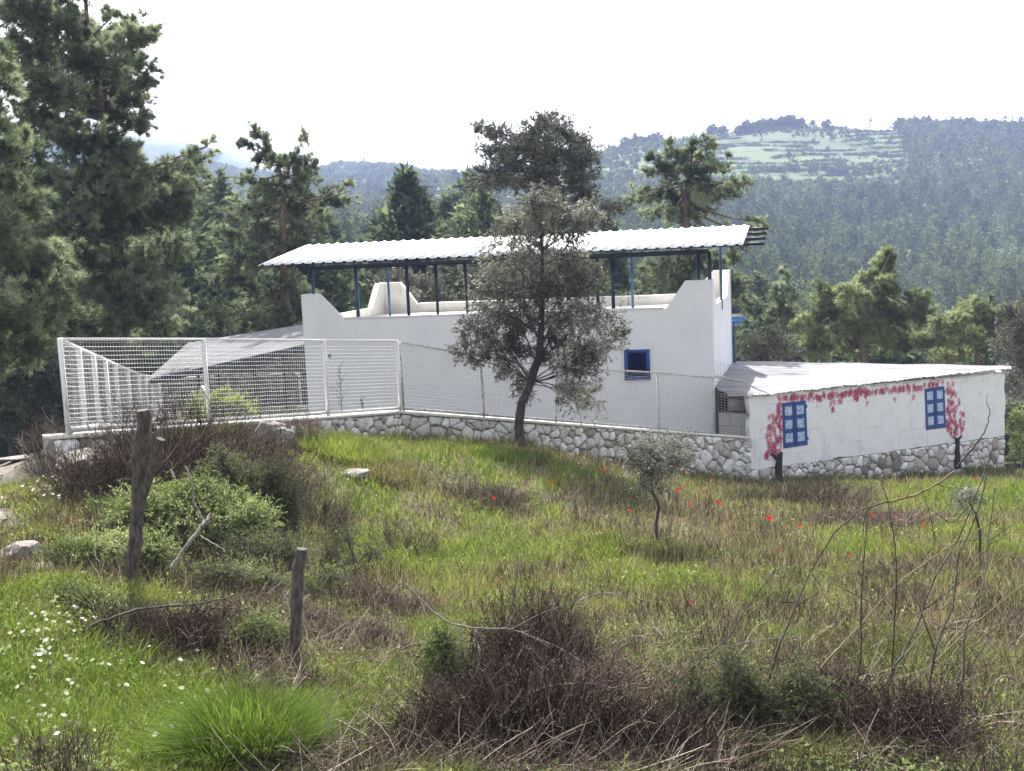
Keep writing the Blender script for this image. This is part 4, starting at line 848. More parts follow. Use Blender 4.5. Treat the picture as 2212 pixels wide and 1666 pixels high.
lobe_tree('pine_tree', 'narrow blue-grey pine between the house corner and the windblown pine', 'pine tree', trunk_px([(1692, 700), (1690, 600)], y, base_at(1694, y)), [.22, .18, .04], lobes_px([(1690, 600, 18, 18), (1680, 630, 26, 20), (1700, 645, 30, 20), (1670, 670, 34, 22), (1710, 690, 34, 24), (1660, 710, 30, 24)], y, 9, 1.2), seed=9, size=1.25, dens=.6)
y = 70.
lobe_tree('pine_tree', 'spreading green pine behind the right end of the annex roof', 'pine tree', trunk_px([(2110, 780), (2100, 690)], y, base_at(2115, y)), [.22, .18, .06], lobes_px([(2090, 665, 40, 26), (2050, 700, 40, 24), (2130, 690, 40, 28), (2080, 735, 60, 26), (2150, 740, 40, 28), (2020, 745, 40, 22), (2060, 770, 60, 16), (2190, 690, 40, 30)], y, 10, 1.5), seed=10, size=1.1, dens=1.1, fmat='pinelight')
y = 61.
lobe_tree('olive_tree', 'grey-leaved olive tree at the right edge beyond the annex corner', 'olive tree', trunk_px([(2215, 900), (2230, 760)], y, base_at(2215, y)), [.2, .15, .08], lobes_px([(2190, 680, 40, 40), (2175, 740, 36, 44), (2210, 770, 45, 50), (2185, 820, 32, 40), (2230, 690, 50, 50), (2220, 850, 40, 40), (2260, 760, 50, 60)], y, 11, 1.), kind='leaf', fmat='olive', bark='barkolive', size=.13, seed=11, dens=1.5, tw=.014, per=11)
y = 57.5
lobe_tree('green_shrub', 'bright leafy shrub at the foot of the annex, right edge', 'shrub', trunk_px([(2195, 960)], y, base_at(2196, y)), [.08, .04], lobes_px([(2192, 915, 18, 34), (2210, 950, 26, 34), (2190, 975, 18, 26), (2225, 900, 30, 50)], y, 12, .5), kind='leaf', fmat='shrub', bark='barkolive', size=.12, seed=12, dens=1.8, tw=.01, per=10)
# --- olives right behind the house
y = 66.
for i, (u, lst, lab) in enumerate([(890, [(860, 600, 45, 30), (900, 620, 50, 32), (940, 610, 40, 30), (820, 615, 35, 30), (870, 645, 60, 24), (960, 640, 40, 24)], 'grey-brown olive tree seen between the posts above the left half of the terrace'),
   (1060, [(1020, 590, 40, 34), (1070, 600, 50, 34), (1120, 600, 50, 34), (1040, 640, 60, 24)], 'grey olive tree behind the terrace, mostly hidden by the big olive')]):
    lobe_tree('olive_tree', lab, 'olive tree', trunk_px([(u+10, 680), (u, 620)], y, base_at(u+12, y)), [.2, .15, .06], lobes_px(lst, y, 13+i, 1.2), kind='leaf', fmat='olive', bark='barkolive', size=.15, seed=13+i, dens=1.4, tw=.014, per=10, group=None)
y = 60.
lobe_tree('young_tree', 'low green tree behind the mesh, under the lean-to', 'tree', trunk_px([(700, 760)], y, base_at(705, y)), [.1, .05], lobes_px([(520, 740, 60, 40), (600, 780, 60, 40), (700, 760, 60, 40), (470, 800, 40, 50), (540, 830, 60, 40)], y+3, 15, 1.), kind='leaf', fmat='oak', bark='barkolive', size=.15, seed=15, dens=1., tw=.012, per=8)
# --- the olive in front of the house
y = 36.; b = np.array([Py(1128, 965, y)[0], y, float(zG(Py(1128, 965, y)[0], y))-.1])
ol = [(1180, 420, 40, 26), (1215, 440, 50, 34), (1140, 440, 40, 34), (1110, 480, 55, 40), (1180, 490, 60, 42), (1250, 480, 45, 40), (1280, 440, 24, 34), (1080, 540, 55, 42), (1160, 550, 60, 42), (1240, 550, 52, 42), (1060, 600, 60, 40), (1130, 610, 60, 42), (1210, 610, 60, 42), (1275, 600, 38, 36),
      (1040, 660, 55, 38), (1110, 670, 60, 42), (1185, 680, 60, 42), (1260, 670, 55, 38), (1320, 665, 40, 32), (1010, 705, 40, 30), (1060, 730, 52, 38), (1130, 735, 50, 38), (1210, 740, 52, 38), (1280, 725, 55, 36), (1345, 705, 26, 20), (985, 750, 24, 18), (1010, 772, 26, 16), (1085, 785, 34, 26), (1115, 820, 30, 28), (1225, 790, 40, 30), (1280, 790, 40, 32), (1300, 740, 45, 30), (1240, 840, 34, 28), (1280, 860, 24, 36), (1140, 850, 20, 20), (1200, 390, 14, 12), (1255, 880, 16, 22), (1160, 400, 16, 12)]
lobe_tree('olive_tree', 'large grey-green olive tree with curved dark trunk in front of the stone wall', 'olive tree', np.array([b, Py(1120, 900, y), Py(1132, 845, y), Py(1155, 800, y), Py(1172, 760, y), Py(1170, 640, y), Py(1172, 520, y)]), [.17, .14, .13, .13, .11, .07, .03],
 lobes_px(ol, y, 20, 1.25), kind='leaf', fmat='olive', bark='barkolive', size=.115, seed=20, dens=2.5, tw=.008, per=9, droop=.10, limb=.026, tmin=.40, jitl=.22)
# --- sapling in the meadow
y = 24.; x0 = Py(1421, 1180, y)[0]; b = np.array([x0, y, float(zG(x0, y))-.03])
lobe_tree('olive_sapling', 'small silvery olive sapling with a crooked stem in the middle of the meadow', 'sapling', np.array([b, Py(1417, 1130, y), Py(1422, 1095, y), Py(1410, 1065, y), Py(1408, 1020, y)]), [.036, .034, .032, .028, .014],
 lobes_px([(1400, 962, 50, 26), (1455, 958, 44, 26), (1358, 985, 26, 24), (1420, 990, 55, 22), (1385, 1015, 38, 20), (1450, 1005, 42, 26), (1480, 985, 22, 22), (1380, 1045, 26, 10), (1430, 1040, 20, 12), (1410, 945, 20, 12)], y, 21, .35), kind='leaf', fmat='olive', bark='barkolive', size=.06, seed=21, dens=5.2, tw=.006, per=9, limb=.016)
y = 22.; x0 = Py(2118, 1175, y)[0]; b = np.array([x0, y, float(zG(x0, y))-.03])
lobe_tree('olive_sapling', 'tiny leaning sapling with a bare arched stem at the right of the meadow', 'sapling', np.array([b, Py(2118, 1150, y), Py(2108, 1110, y), Py(2092, 1080, y), Py(2086, 1060, y)]), [.026, .024, .020, .016, .008],
 lobes_px([(2085, 1065, 18, 12), (2070, 1085, 14, 12), (2100, 1080, 14, 10)], y, 22, .2), kind='leaf', fmat='olive', bark='barkolive', size=.06, seed=22, dens=9., tw=.005, per=8, limb=.012)
# --- plants in the fenced yard and slender weeds at the wall
y = 42.; x0 = Py(480, 880, y)[0]
lobe_tree('leafy_bush', 'bright yellow-green bush inside the fence under the lean-to', 'bush', np.array([[x0, y, float(zG(x0, y))-.1], [x0, y, float(zG(x0, y))+.5]]), [.05, .02], lobes_px([(440, 870, 36, 20), (480, 865, 36, 22), (520, 875, 36, 18), (460, 890, 50, 14), (530, 892, 30, 12), (410, 885, 16, 14)], y, 23, .6), kind='leaf', fmat='yellow', bark='barkolive', size=.15, seed=23, dens=4., tw=.008, per=10, limb=.02)
def weed_stem(name, label, u, y, v0, v1, seed, mat='shrubdk'):
    r = np.random.default_rng(seed); p0 = Py(u, v0, y); p1 = Py(u-6, v1, y); T = thing(name, p0, label, 'weed'); mt, mf = MB(), MB()
    P = curve(p0, p1, 8, jit=.05, r=r); tubes(mt, P, np.linspace(.014, .004, 8)[None], 4, .4); n = 16; a = samp(np.repeat(P, n, 0), np.linspace(.15, .95, n)); Lh = np.linalg.norm(p1-p0)
    bb = a+nrm(rdir(n, r)*[1, 1, .2]+[0, 0, .8])*Lh*.22*r.uniform(.5, 1.2, (n, 1)); t2 = curve(a, bb, 4, r=r, jit=.1); tubes(mt, t2, np.full((n, 4), .005), 3, .5)
    ix = r.integers(0, n, 220); p = samp(t2[ix], r.random(220)); leaves(mf, p, rdir(220, r), .05, .022, r.random(220), r=r)
    mt.build('stem', M_['twig'], T); mf.build('foliage', M_[mat], T)
weed_stem('tall_weed', 'slender tall weed standing on the wall coping before the white facade', 738, 33.3, 895, 790, 1)
weed_stem('short_weed', 'short tufted weed on the wall coping left of the fence bend', 786, 34, 892, 862, 2)

# ================================================================ woodland behind, individual pines down the slope
def far_pine(r, ntri, rad_, H, conic, w):
    """irregular pine crown of small faces, unit: metres, base at 0"""
    h = r.beta(1.45, 1.6, ntri)*.87+.13; prof = np.clip(np.interp(h, [0, .16, .38, .7, .9, 1], [.3, .75, 1., .66*(1.2-conic*.4), .34, .04]), .03, 1)
    nl = 9; la = r.uniform(0, 6.28, nl); lh = r.uniform(.2, .95, nl); a = r.uniform(0, 6.28, ntri)
    gap = np.ones(ntri)
    for i in range(nl): gap += .75*np.exp(-((h-lh[i])/.09)**2)*np.cos(a-la[i])
    rr_ = rad_*prof*np.sqrt(r.random(ntri))*np.clip(gap, .25, 1.6); C = np.stack([np.cos(a)*rr_, np.sin(a)*rr_, h*H], 1)
    d = nrm(rdir(ntri, r)+np.stack([np.cos(a), np.sin(a), a*0+.5], 1)*.7); s = nrm(np.cross(d, rdir(ntri, r)))*w*r.uniform(.5, 1.1, (ntri, 1)); l = d*w*1.5*r.uniform(.6, 1.3, (ntri, 1))
    V = np.stack([C-s*.5, C+s*.5, C+l], 1); t = np.clip(.45+r.normal(size=ntri)*.16+np.sin(a*3+h*9)*.12, 0, 1); return V, t
def add_far(mb, V, t, p, sc_, ang, dt=0.):
    c, s = math.cos(ang), math.sin(ang); Rm = np.array([[c, s, 0], [-s, c, 0], [0, 0, 1]]); W = V.reshape(-1, 3)@Rm*sc_+p
    mb.add(W, np.arange(len(W)).reshape(-1, 3), np.clip(np.repeat(t, 3)+dt, 0, 1))
rw_ = np.random.default_rng(50)
# mesh variants with trunk + crown
variants = []
for k in range(5):
    H = [9.5, 11, 8, 12.5, 7][k]; V, t = far_pine(rw_, 2600, [2.3, 2.0, 2.5, 2.6, 2.2][k], H, [.3, .3, .1, .4, .1][k], .34)
    mc = MB(); mc.add(V.reshape(-1, 3), np.arange(len(V)*3).reshape(-1, 3), np.repeat(t, 3)); mt = MB(); tubes(mt, [[[0, 0, -1.], [.1, .05, H*.4], [0, 0, H*.93]]], [[.17, .12, .03]], 5, .4)
    n = 14; a = np.array([[0, 0, z] for z in np.linspace(H*.2, H*.85, n)]); q = a+nrm(rdir(n, rw_)*[1, 1, .2]+[0, 0, .25])*1.6; tubes(mt, np.stack([a, q], 1), np.tile([.05, .015], (n, 1)), 3, .4)
    variants.append((mc.mesh('crown', M_['pinemid']), mt.mesh('trunk', M_['barkpine'])))
def place_pine(x, y, k, s, label, group):
    T = thing('woodland_pine', (x, y, float(zT(x, y))), label, 'pine tree', group); T.rotation_euler = (0, 0, rw_.uniform(0, 6.28)); T.scale = (s*rw_.uniform(1.1, 1.5), s*rw_.uniform(1.1, 1.5), s*rw_.uniform(.85, 1.15))
    for nm, me in zip(('crown', 'trunk'), variants[k]):
        o = bpy.data.objects.new(nm, me); COL.objects.link(o); o.parent = T
cnt = 0; placed = []
for i in range(6000):
    yv = 76*(160/76)**rw_.random()**.9; u = rw_.uniform(-160, 2380); x = (u-1106)/FPX*yv
    if any((x-a)**2+(yv-b)**2 < (1.7+yv*.005)**2 for a, b in placed): continue
    if u > 1560 and yv < 92: continue
    if 640 < u < 1560 and yv < 84: continue
    if fbm(x/22, yv/22, 77, 2) < .28: continue
    placed.append((x, yv)); cnt += 1
    s = rw_.uniform(.75, 1.35)*(1.2 if u < 1350 else .95)
    lab = 'dark green pine in the wood rising behind the white house' if u < 1560 else 'green pine in the valley wood behind the annex'
    place_pine(x, yv, int(rw_.integers(0, 5)), s, lab, 'pines of the wood behind the house' if u < 1560 else 'pines of the valley wood behind the annex')
    if cnt >= 298: break
# --- the wood and scrub on the hills: nobody could count them
def slopes(mb, n, y0, y1, ntri, w, seed, mask, Hh=10.5, radf=2.3, variants_n=6, u0=-250, u1=2480):
    r = np.random.default_rng(seed); vs = [far_pine(r, ntri, radf, Hh, r.uniform(.2, 1), w) for _ in range(variants_n)]
    Y = np.sqrt(r.uniform(y0**2, y1**2, n)); Uc = r.uniform(u0, u1, n); X = (Uc-1106)/FPX*Y; keep = r.random(n) < mask(X, Y, Uc); X, Y, Uc = X[keep], Y[keep], Uc[keep]; Z = zFar(X, Y)
    for x, yv, z in zip(X, Y, Z): V, t = vs[r.integers(0, variants_n)]; add_far(mb, V, t, (x, yv, z-.2), r.uniform(.55, 1.35), r.uniform(0, 6.28), r.normal()*.18+(float(fbm(x/38, yv/38, 91, 2))-.5)*.5)
    return len(X)
def m_near(X, Y, U):
    d = np.clip((fbm(X/60, Y/60, 61, 3)-.30)*5, .15, 1); return np.where(U > 1350, np.clip(d+.4, 0, 1), d)
def m_mid(X, Y, U):
    v_open = (U > 1270) & (U < 1960)                       # open terraced field below the ridge
    edge = np.where(U < 1560, 590, 690)+(fbm(X/70, Y/70, 5, 3)-.5)*170
    d = np.where(v_open & (Y > edge), .012, 1.); d = np.where((U < 1270), np.clip((fbm(X/50, Y/50, 62, 3)-.42)*4, .04, .7), d); return d
mb = MB(); n1 = slopes(mb, 2100, 155, 400, 300, .55, 71, m_near); n2 = slopes(mb, 4300, 400, 700, 100, .95, 72, m_mid); n3 = slopes(mb, 7000, 700, 1010, 46, 1.4, 73, m_mid)
w_ = mb.build('forest', M_['pinefar']); tag(w_, 'blue-green pine forest covering the hillsides beyond the valley', 'forest', kind='stuff')
# round bushes and olives on the terraces and the village hill
mb = MB()
def scrub(n, y0, y1, seed, ulo, uhi, ntri, Hh, radf, w, thr):
    r = np.random.default_rng(seed); Y = np.sqrt(r.uniform(y0**2, y1**2, n)); Uc = r.uniform(ulo, uhi, n); X = (Uc-1106)/FPX*Y; k = fbm(X/45, Y/45, seed, 3)+r.random(n)*.25 > thr; X, Y = X[k], Y[k]; Z = zFar(X, Y)
    vs = []
    for _ in range(5):
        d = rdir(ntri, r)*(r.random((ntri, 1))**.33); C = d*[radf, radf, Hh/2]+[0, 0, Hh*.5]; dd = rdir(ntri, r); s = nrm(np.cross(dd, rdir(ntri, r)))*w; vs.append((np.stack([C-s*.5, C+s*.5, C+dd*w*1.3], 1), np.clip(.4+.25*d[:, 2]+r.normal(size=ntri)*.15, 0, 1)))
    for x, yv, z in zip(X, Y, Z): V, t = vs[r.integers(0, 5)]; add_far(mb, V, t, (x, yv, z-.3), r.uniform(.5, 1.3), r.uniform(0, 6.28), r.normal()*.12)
scrub(2400, 600, 800, 81, 1250, 1960, 30, 4., 2.0, 1.2, .56); scrub(600, 800, 1000, 85, 1250, 1960, 30, 3., 1.6, 1.0, .64); scrub(900, 640, 1000, 86, 1250, 1560, 30, 3.4, 1.7, 1.1, .62); scrub(4200, 420, 1000, 82, -200, 1300, 36, 4.5, 2.6, 1.4, .46); scrub(3600, 1000, 1495, 83, -200, 1110, 26, 5.5, 3.2, 2.2, .42)
r_ = np.random.default_rng(87); Y = np.sqrt(r_.uniform(600**2, 998**2, 60000)); Uc = r_.uniform(1280, 1962, 60000); X = (Uc-1106)/FPX*Y; Z = zFar(X, Y); k = ((Z/4.2+fbm(X/60, Y/60, 93, 3)*2.2) % 1. < .13) & (fbm(X/35, Y/35, 94, 2) > .40); X, Y, Z = X[k][:5200], Y[k][:5200], Z[k][:5200]; n = len(X)*9
C = np.repeat(np.stack([X, Y, Z+.5], 1), 9, 0)+r_.normal(size=(n, 3))*[1.3, 1.0, .4]; dd = rdir(n, r_); s_ = nrm(np.cross(dd, rdir(n, r_)))*.8; mb.add(np.stack([C-s_*.5, C+s_*.5, C+dd*1.1], 1), np.arange(n*3).reshape(-1, 3), np.repeat(np.clip(.4+r_.normal(size=n)*.2, 0, 1), 3))
w_ = mb.build('scrub', M_['pinefar']); tag(w_, 'round olive trees and bushes dotted over the terraced hillsides', 'scrub', kind='stuff')
# pines along the right skyline: one by one
def sky_row(us_, yv, smin, smax, label, group, seed):
    r = np.random.default_rng(seed)
    for u in us_:
        y_ = yv+r.uniform(-14, 4); x = (u-1106)/FPX*y_; s = r.uniform(smin, smax); T = thing('ridge_pine', (x, y_, float(zFar(x, y_))-.5), label, 'pine tree', group); T.rotation_euler = (0, 0, r.uniform(0, 6)); T.scale = (s*1.25, s*1.25, s)
        for nm, me in zip(('crown', 'trunk'), variants_s[int(r.integers(0, 3))]): o = bpy.data.objects.new(nm, me); COL.objects.link(o); o.parent = T
variants_s = []
for k in range(3):
    V, t = far_pine(rw_, 240, 3.0, 9, .2, 1.25); mc = MB(); mc.add(V.reshape(-1, 3), np.arange(len(V)*3).reshape(-1, 3), np.repeat(t, 3)); mt = MB(); tubes(mt, [[[0, 0, -1.], [0, 0, 8]]], [[.35, .15]], 4, .4)
    variants_s.append((mc.mesh('crown', M_['pinefar']), mt.mesh('trunk', M_['barkpine'])))
rk = np.random.default_rng(4)
sky_row([1368, 1376, 1388, 1396, 1404, 1412, 1420, 1430, 1440], 998, .55, .95, 'pine in the small clump on the left shoulder of the terraced hill', 'pines on the left shoulder of the hill', 1)
sky_row([1549, 1556, 1572, 1580], 998, .8, 1.25, 'pine standing in the gap between the two ridge clumps', 'pines in the gap between the ridge clumps', 2)
sky_row(list(np.arange(1608, 1752, 6.)+rk.normal(size=24)*2), 998, .7, 1.15, 'pine in the long clump along the crest of the terraced hill', 'pines along the crest of the hill', 3)
sky_row([1768, 1792, 1800], 998, .4, .9, 'lone pine on the bare crest right of the long clump', 'lone pines on the bare crest', 4)
sky_row(list(np.arange(1950, 2330, 6.)+rk.normal(size=64)*2), 998, .9, 1.35, 'pine on the skyline of the wooded right ridge', 'pines on the right skyline', 5)
# ================================================================ hill village with minaret
def vbox(u, v0, v1, u1, label, yv=1480., roofdrop=0, col='white', win=1, flat=False):
    """small building between picture columns u..u1, eave height v0, foot v1"""
    a = Py(u, v1, yv); b = Py(u1, v1, yv); zt = Py((u+u1)/2, v0, yv)[2]; w = b[0]-a[0]; c = np.array([(a[0]+b[0])/2, yv, min(a[2], b[2])-2])
    T = thing('village_house', c, label, 'house'); h = zt-c[2]; mb = MB(); box(mb, c+[0, 5, h/2], w/2, 5, h/2); wl = mb.build('wall', M_['white'], T)
    mb = MB()
    if flat: box(mb, c+[0, 5, h+.4], w/2+.5, 5.5, .4)
    else:
        e = .8; prism(mb, [c+[-w/2-e, -e, h], c+[w/2+e, -e, h], c+[w/2+e, 5, h+2.0], c+[-w/2-e, 5, h+2.0]], (0, 0, .3)); prism(mb, [c+[-w/2-e, 5, h+2.0], c+[w/2+e, 5, h+2.0], c+[w/2+e, 10+e, h], c+[-w/2-e, 10+e, h]], (0, 0, .3))
    mb.build('roof', M_['whiteold'], T)
    for k in range(win):
        mb = MB(); box(mb, c+[-w/2+(k+1)*w/(win+1), -.05, h*.62], .7, .08, .8); mb.build('window', M_['dark'], wl)
vbox(757, 362, 374, 792, 'long low white village house below the minaret'); vbox(790, 357, 369, 812, 'white village house with dark eave right of the minaret', 1488, win=2)
vbox(817, 357, 366, 836, 'white village house with a flat dark roof at the middle of the hilltop', 1486, flat=True); vbox(838, 361, 369, 858, 'low white village house among trees on the hilltop', 1484)
vbox(866, 357, 367, 889, 'square pillared village house at the right end of the hilltop', 1482, win=3, flat=True)
q = Py(787, 362, 1490); T = thing('minaret', q, 'slim pale minaret with pointed cap on the village hilltop', 'minaret'); mb = MB(); zt = Py(787, 346, 1490)[2]
tubes(mb, [[[q[0], 1490, q[2]-4], [q[0], 1490, q[2]+3.], [q[0], 1490, q[2]+3.1], [q[0], 1490, zt]]], [[2.0, 2.0, 1.4, 1.2]], 10); mb.build('shaft', M_['whiteold'], T)
mb = MB(); tubes(mb, [[[q[0], 1490, zt], [q[0], 1490, zt+5]]], [[1.3, .05]], 10); mb.build('cap', simple('lead_cap', (.12, .12, .14)), T); mb = MB(); tubes(mb, [[[q[0], 1490, zt-3.2], [q[0], 1490, zt-2.4]]], [[1.9, 2.1]], 10, cap=True); mb.build('balcony', M_['whiteold'], T)
for u, v0, v1, lab in [(769-14, 364, 351, 'thin bare utility pole left of the village houses'), (745-8, 366, 355, 'shorter utility pole at the left end of the village')]:
    a = Py(u, v0, 1488); b = Py(u, v1, 1488); T = MB(); tubes(T, [[a-[0, 0, 3], b]], [[.35, .25]], 5); o = T.build('utility_pole', M_['barkpine'], loc=a); tag(o, lab, 'pole')
# ================================================================ foreground
_ys = np.concatenate([np.linspace(6, 34, 560), np.linspace(34.1, 56, 200)])
def hit(u, v):
    """where the view line through u,v meets the ground"""
    d = ray(u, v); P = CAM+d*(_ys/d[1])[:, None]; z = zG(P[:, 0], P[:, 1]); k = np.argmax(P[:, 2] < z); k = k if P[k, 2] < z[k] else len(_ys)-1
    p = P[k].copy(); p[2] = float(z[k]); return p
# ---- grass, by the hundred thousand
def blades(mb, x, y, h, w, tint, r, lean=.35, flop=.5):
    n = len(x); z = zG(x, y)-.02; b = np.stack([x, y, z], 1); a = r.uniform(0, 6.283, n); s = np.stack([np.cos(a), np.sin(a), a*0], 1)*(w/2)[:, None]
    ld = np.stack([r.normal(size=n), r.normal(size=n), np.zeros(n)], 1)*lean*h[:, None]; up = np.array([0, 0, 1.])*h[:, None]
    m = b+up*.55+ld*.35; t = b+up*(1-.25*flop*r.random(n))[:, None]+ld*1.1; V = np.stack([b-s, b+s, m-s*.8, m+s*.8, t], 1).reshape(-1, 3); i = np.arange(n)[:, None]*5; base = mb.n
    mb.add(V, i+np.array([[0, 1, 3, 2]]), np.repeat(tint, 5)); mb.f.append(i+np.array([[2, 3, 4]])+base); mb.mi.append(np.zeros(n, int))
def field_pts(n, r, y0=7.8, y1=56, p=1.35, side=.13):
    y = (y0**(1-p)+(y1**(1-p)-y0**(1-p))*r.random(n))**(1/(1-p)); uu = r.uniform(-90, 2310, n); sd_ = r.random(n) < side; uu = np.where(sd_, np.where(r.random(n) < .4, r.uniform(-900, -90, n), r.uniform(2310, 3700, n)), uu); x = (uu-1106)/FPX*y
    sw = side_of_wall(x, y); ok = ((sw < -.05)) & (track_mask(x, y) < .35+.2*r.random(n)); return x[ok], y[ok]
def patch(x, y):
    """0 dry ... 1 lush green, in drifts"""
    g_ = fbm(x*.33+3, y*.33, 40, 4); f_ = fbm(x*1.4, y*1.4, 41, 3); p = (g_-.5)*2.2+(f_-.5)*1.9+.38
    for cx, cy, rx, ry, k in BIAS: p = p+k*np.exp(-((x-cx)/rx)**2-((y-cy)/ry)**2)
    return np.clip(p, 0, 1)
def B_(u, v, rx, ry, k): q = hit(u, v); return (q[0], q[1], rx, ry, k)
BIAS = [B_(1500, 1270, 3.2, 3., .35), B_(760, 1060, 1.6, 3., .6), B_(1100, 1200, 2., 3., .2), B_(1850, 1120, 4., 3.5, -.45), B_(1150, 1480, 1.6, 2.0, -.8), B_(1600, 1500, 2.5, 1.2, -.6), B_(700, 1300, 1.2, 2.2, -.5), B_(130, 1450, 2.2, 3., .7), B_(100, 1640, 2.0, 1.2, .6), B_(2150, 1080, 3., 4., .35), B_(1000, 1000, 3.5, 2., .7),
        B_(450, 1400, 1.5, 1.2, -.5), B_(550, 1600, 1.0, .8, .9), B_(1550, 1120, 2.2, 2.5, -.2), B_(2130, 1500, .9, 1.5, .3), B_(1060, 1090, 1.5, 1.5, -.6), B_(400, 1230, 2.2, 3, -.6), B_(660, 1170, 1., 2.5, -.5), B_(1350, 1090, 2, 1.5, -.25)]
def grass_tint(p, r, n):
    t = np.where(r.random(n) < .12+.75*(1-p)**1.3, r.uniform(.0, .36, n), .42+.42*p+r.normal(size=n)*.07); return np.clip(t, 0, 1)
rg1 = np.random.default_rng(101)
mb = MB(); x, y = field_pts(480000, rg1); p = patch(x, y); n = len(x)
clump = .55+.9*fbm(x*3.1, y*3.1, 44, 3); h = (.07+.20*rg1.random(n)**1.3)*clump*(.75+.6*p)*np.interp(y, [8, 14, 30, 50], [1.0, 1.05, 1.2, 1.1]); w = (.0045+.00052*y)*rg1.uniform(.7, 1.3, n)
blades(mb, x, y, h, w, grass_tint(p, rg1, n), rg1, .45)
tag(mb.build('grass', M_['grass']), 'uneven meadow grass, yellow green and straw coloured in drifts', 'grass', kind='stuff')
mb = MB(); x, y = field_pts(52000, rg1, y0=9.6, p=1.2); p = patch(x, y); k = rg1.random(len(x)) < 1.05-p; x, y = x[k], y[k]; n = len(x)
blades(mb, x, y, rg1.uniform(.22, .62, n), (.0035+.0003*y)*rg1.uniform(.6, 1.2, n), rg1.uniform(.15, .95, n), rg1, .30, .8)
tag(mb.build('dry_grass', M_['stalk']), 'taller dry straw stems standing in the meadow', 'dry grass', kind='stuff')
mb = MB(); x, y = field_pts(110000, rg1, p=1.25); k = (patch(x, y)+rg1.normal(size=len(x))*.12 < .46) & (fbm(x*1.9, y*1.9, 58, 3) > .40); x, y = x[k], y[k]; n = len(x)
a = np.stack([x, y, zG(x, y)-.02], 1); b = a+np.stack([rg1.normal(size=n)*.10, rg1.normal(size=n)*.10, rg1.uniform(.10, .42, n)], 1); tubes(mb, curve(a, b, 4, jit=.14, r=rg1), (rg1.uniform(.0018, .0035, n)+.00012*y)[:, None]*np.array([1, .9, .7, .5])[None], 3, np.clip(.25+.6*fbm(x*1.2, y*1.2, 59, 3)+rg1.normal(size=n)*.2-.1, 0, 1))
tag(mb.build('dead_weeds', M_['twig']), 'brown and mauve dead weed stems in patches of the meadow', 'dead weeds', kind='stuff')
mb = MB(); n = 15000; k_ = rg1.integers(0, 3, n); t_ = rg1.random(n); a_ = np.array([A_[:2], C_[:2], AX[0]])[k_]; b_ = np.array([C_[:2], D_[:2], AX[1]])[k_]; d_ = nrm(b_-a_); q_ = a_+(b_-a_)*t_[:, None]+np.stack([d_[:, 1], -d_[:, 0]], 1)*(.12+.75*rg1.random(n)[:, None]**1.6)
k = fbm(q_[:, 0]*1.1, q_[:, 1]*1.1, 66, 3) > .40; x, y = q_[k, 0], q_[k, 1]; n = len(x); blades(mb, x, y, rg1.uniform(.12, .50, n)*(.5+fbm(x*1.7, y*1.7, 67, 2)), np.full(n, .016), np.where(rg1.random(n) < .2, rg1.uniform(.1, .4, n), rg1.uniform(.6, 1., n)), rg1, .4)
tag(mb.build('wall_foot_grass', M_['grass']), 'longer grass growing against the foot of the stone walls, tinted dark for the shade there', 'grass', kind='stuff')  # mostly dark green tints paint the shade along the wall foot
# broad leaved ground plants
mb = MB(); x, y = field_pts(40000, rg1, p=1.4); k = (fbm(x*.8, y*.8, 47, 3) > .50) | ((x < -2.5) & (rg1.random(len(x)) < .6)); x, y = x[k], y[k]; n = len(x); q = np.repeat(np.stack([x, y, zG(x, y)+.03], 1), 6, 0); m = len(q)
q += rg1.normal(size=(m, 3))*[.07, .07, .03]+[0, 0, .03]+np.repeat(rg1.uniform(0, .16, n)**1.5, 6)[:, None]*[0, 0, 1.6]; d = nrm(rdir(m, rg1)*[1, 1, .4]+[0, 0, .5]); leaves(mb, q, d, rg1.uniform(.03, .08, m), rg1.uniform(.018, .04, m), np.clip(np.repeat(rg1.random(n), 6)*.7+rg1.random(m)*.3, 0, 1), r=rg1)
tag(mb.build('ground_weeds', M_['shrub']), 'low broad-leaved weeds spread through the grass', 'weeds', kind='stuff')
# straw litter lying about
mb = MB(); x, y = field_pts(26000, rg1, y1=26, p=1.7); k = rg1.random(len(x)) < 1.15-patch(x, y); x, y = x[k], y[k]; n = len(x); a = np.stack([x, y, zG(x, y)+rg1.uniform(.02, .14, n)], 1); b = a+rdir(n, rg1)*[1, 1, .25]*rg1.uniform(.1, .45, n)[:, None]
tubes(mb, curve(a, b, 4, jit=.12, r=rg1), np.repeat(rg1.uniform(.0015, .004, n)[:, None], 4, 1), 3, rg1.random(n)); tag(mb.build('litter', M_['stalk']), 'tangled straw and small twigs lying on the ground', 'litter', kind='stuff')
mb = MB(); n = 17000; u_ = rg1.uniform(450, 2250, n); y = 8.2+5.6*rg1.random(n)**1.5; x = (u_-1106)/FPX*y; k = fbm(x*1.1+9, y*1.1, 52, 3) > .40; x, y = x[k], y[k]; n = len(x)
a = np.stack([x, y, zG(x, y)+rg1.uniform(0, .22, n)], 1); b = a+nrm(rdir(n, rg1)*[1, .8, .5]+[.1, 0, .12])*rg1.uniform(.15, .65, n)[:, None]
tubes(mb, curve(a, b, 6, jit=.16, r=rg1), rg1.uniform(.0012, .0042, n)[:, None]*np.linspace(1, .5, 6)[None], 3, np.clip(rg1.random(n)**.8, 0, 1)); tag(mb.build('dead_twigs', M_['twig']), 'tangle of fine dead twigs and stems across the bottom foreground', 'twigs', kind='stuff')
mb = MB(); x = rg1.uniform(-16, -7, 2200); y = rg1.uniform(16, 36, 2200); k = track_mask(x, y) > .3; x, y = x[k], y[k]
